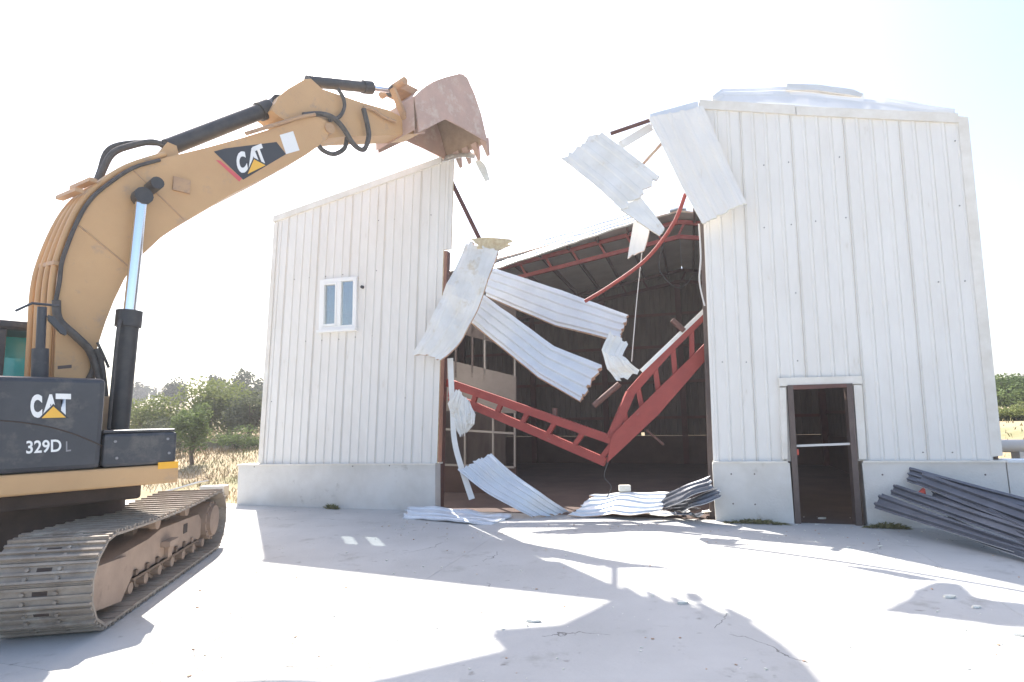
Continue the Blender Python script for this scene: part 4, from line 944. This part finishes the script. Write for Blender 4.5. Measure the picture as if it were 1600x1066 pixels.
tree('small_tree', 'low yellow green tree between the broad tree and the olive tree', 356, 618, 694, 66, 27, 'leaf_y', 3600, .07, 5, .2)
tree('far_tree', 'dark round tree on the field edge behind the broad yellow green tree', 276, 591, 640, 40, 62, 'leaf_d', 2400, .19, 6, .15)
tree('far_tree', 'dark pointed tree rising above the broad yellow green tree', 334, 578, 640, 30, 70, 'leaf_d', 2200, .2, 7, .15)
tree('far_tree', 'wide dark tree on the field edge beside the corner of the shed', 390, 583, 645, 66, 54, 'leaf_d', 3200, .17, 8, .12)
tree('far_tree', 'low dark tree on the skyline just right of the black boom cylinder', 216, 600, 622, 30, 95, 'leaf_d', 1500, .24, 9, .1)
tree('far_tree', 'tiny tree alone on the skyline beside the low dark tree', 240, 606, 620, 10, 100, 'leaf_d', 500, .2, 10, .1)
tree('far_tree', 'tall green tree beyond the low concrete wall', 1596, 586, 680, 130, 26, 'leaf_m', 9000, .085, 11, .1)
tree('far_tree', 'grey green tree standing behind the end of the low concrete wall', 1660, 580, 668, 110, 36, 'leaf_o', 3000, .12, 12, .1)
tree('shrub', 'yellow green shrub in the dry grass beyond the low concrete wall', 1590, 636, 690, 80, 22, 'leaf_y', 3600, .06, 13, .05, 'shrub')
tree('shrub', 'low olive shrub under the broad yellow green tree', 265, 672, 712, 70, 20.5, 'leaf_o', 1800, .05, 14, .08, 'shrub')
tree('shrub', 'pale olive shrub on the bank between the storage box and the bare trunk', 245, 655, 712, 60, 21.5, 'leaf_o', 2200, .055, 15, .06, 'shrub')
tree('shrub', 'low green shrub at the foot of the olive tree by the shed', 372, 668, 702, 70, 22, 'leaf_m', 2000, .05, 16, .06, 'shrub')
# dry grass on the bank beside and behind the machine
b = MB(); rnd = random.Random(5)
for _ in range(60000):
    t = rnd.uniform(.35, 26) ** 1.0; u = rnd.uniform(-24, -6.2) if rnd.random() < .9 else rnd.uniform(8.4, 22)
    if rnd.random() > 6 / (t + 2): continue
    p = FW(u, t, 0); p.z = terrain_h(p.x, p.y) - .01
    if noise.noise(p * .5) < -.25: continue
    h = rnd.uniform(.05, .19) * (1 + .4 * noise.noise(p * .3)); a_ = rnd.uniform(0, 6.28); d = Vector((math.cos(a_), math.sin(a_), 0)); bend = Vector((rnd.uniform(-.5, .5), rnd.uniform(-.5, .5), 0)) * h; wd = .006 + .0012 * t
    b.add([p - d * wd, p + d * wd, p + bend * .4 + Vector((0, 0, h * .65)) + d * wd * .6, p + bend + Vector((0, 0, h))], [(0, 1, 2), (0, 2, 3)])
tag(b.build('dry_grass', 'grassdry', origin=(0, 0, 0)), 'dry straw coloured grass on the bank beside the shed', 'grass', kind='stuff')
# weeds at the foot of the plinth
def weeds(label, x0, x1, y, n_, h_, seed):
    rnd = random.Random(seed); b = MB()
    for _ in range(n_):
        px = x0 + (x1 - x0) * rnd.random(); p = FP(px, y, -.10 - .16 * rnd.random()); p.z = .0; h = h_ * rnd.uniform(.3, 1) * math.sin(math.pi * min(.95, max(.08, (px - x0) / (x1 - x0))))
        a_ = rnd.uniform(0, 6.28); d = Vector((math.cos(a_), math.sin(a_), 0)) * .012; bd = Vector((rnd.uniform(-.1, .1), rnd.uniform(-.12, .02), 0))
        b.add([p - d, p + d, p + bd * .5 + Vector((0, 0, h * .7)) + d, p + bd + Vector((0, 0, h))], [(0, 1, 2), (0, 2, 3)])
    tag(b.build('weed_patch', 'weed'), label, 'weeds')
weeds('low patch of weeds at the plinth between the gap and the doorway', 1130, 1228, 806, 380, .09, 1)
weeds('patch of weeds at the plinth right of the doorway', 1348, 1420, 806, 340, .10, 2)
weeds('tiny tuft of weeds at the plinth below the window', 508, 530, 797, 160, .12, 3)
# dry brush twigs on the bank
b = MB(); rnd = random.Random(9)
for _ in range(170):
    u = rnd.uniform(-13, -6.3); t = rnd.uniform(.8, 6); p = FW(u, t, 0); p.z = terrain_h(p.x, p.y); q = p + Vector((rnd.uniform(-.35, .35), rnd.uniform(-.35, .35), rnd.uniform(.1, .35))); b.tube([p, p.lerp(q, .5) + Vector((rnd.uniform(-.06, .06), 0, .03)), q], [.007, .005, .002], 4, cap=False)
tag(b.build('dry_brush', 'bark', origin=(0, 0, 0)), 'tangle of dry brown twigs on the bank', 'brush', kind='stuff')
# bits behind the track
b = MB(); b.bar(FP(262, 768, .8), FP(318, 752, .9), .35, .03); tag(b.build('loose_board', 'roof_sheet'), 'pale grey board lying on the bank behind the track', 'board')
b = MB(); p = FP(332, 760, .9); b.box((p.x - .25, p.y - .12, p.z - .25), (p.x + .35, p.y + .12, p.z + .02)); tag(b.build('kerb_block', 'concrete', bevel=.02), 'broken concrete kerb block behind the track', 'block')
p0 = FP(1545, 697, 6); pd = (FP(1700, 699, 6) - p0); pd.z = 0; pd.normalize(); pe = empty('grey_pipe', (p0.x, p0.y, terrain_h(p0.x, p0.y)))
b = MB(); zc = p0.z - pe.location.z; b.tube([Vector((0, 0, zc)), pd * 9 + Vector((0, 0, zc))], .15, 14); b.build('pipe', 'cabinframe', pe)
for d in (.6, 3.2, 5.8, 8.4):
    q = pd * d; zz = terrain_h(p0.x + q.x, p0.y + q.y) - pe.location.z; b = MB(); b.box((q.x - .12, q.y - .12, zz - .1), (q.x + .12, q.y + .12, zc - .13)); b.build('support', 'concrete', pe)
tag(pe, 'horizontal grey pipe on concrete stubs beyond the low concrete wall', 'pipe')
# foam crumbs and chips on the yard
big = [(1212, 811, .11, 'white foam chunk on the slab left of the doorway'), (1285, 811, .12, 'white foam chunk on the threshold of the doorway'), (1276, 820, .05, 'little white foam chip in front of the doorway'), (1375, 854, .05, 'white foam chip in the shade in front of the blue grey stack'), (1482, 934, .10, 'white foam chip in the shadow of the roof'), (1525, 950, .08, 'pale flat chip lying near the shadow edge'), (1592, 992, .12, 'pale chunk lying furthest out on the yard'), (835, 971, .13, 'flat pale splinter of board lying in the open yard'), (1066, 943, .10, 'small pale scrap lying in the shadow of the bucket'), (1325, 856, .05, 'tiny grey chip on the sunlit slab')]
for k, (px, py, s, lab) in enumerate(big):
    rnd = random.Random(k + 50); s *= .62; b = MB(); p = ground_at(px, py); n_ = 7; pts = [p + Vector((math.cos(i * 6.28 / n_) * s * rnd.uniform(.6, 1.1), math.sin(i * 6.28 / n_) * s * .6 * rnd.uniform(.6, 1.1), .003)) for i in range(n_)]
    b.prism(pts, (0.01, 0, min(s * .3, .02))); tag(b.build('foam_chunk', 'foam_white'), lab, 'foam')
b = MB(); rnd = random.Random(77)
for _ in range(360):
    if rnd.random() < .6: px, py = rnd.uniform(560, 1500), rnd.uniform(808, 850)
    else: px, py = rnd.uniform(250, 1600), rnd.uniform(830, 1066)
    p = ground_at(px, py); s = rnd.uniform(.004, .013); a_ = rnd.uniform(0, 3)
    b.box((-s, -s * .6, .001), (s, s * .6, s * .8), Matrix.Translation(p) @ Matrix.Rotation(a_, 4, 'Z'), mi=0 if rnd.random() < .6 else 1)
tag(b.build('rubble_crumbs', ['foam_white', 'foam_edge'], origin=(0, 0, 0)), 'scatter of tiny crumbs over the concrete yard', 'crumbs', kind='stuff')

# dusty, sunlit air over the whole place
b = MB(); b.box((-780, -420, -1.3), (780, 800, 13.5)); hz = b.build('haze', [], origin=(0, 0, 0)); tag(hz, kind='stuff')
hm = bpy.data.materials.new('haze_air'); hm.use_nodes = True; n = hm.node_tree.nodes; n.clear()
pv = n.new('ShaderNodeVolumePrincipled'); pv.inputs['Color'].default_value = (.95, .96, 1, 1); pv.inputs['Density'].default_value = HAZE; pv.inputs['Anisotropy'].default_value = .35
mo = n.new('ShaderNodeOutputMaterial'); hm.node_tree.links.new(pv.outputs[0], mo.inputs['Volume']); hz.data.materials.append(hm)
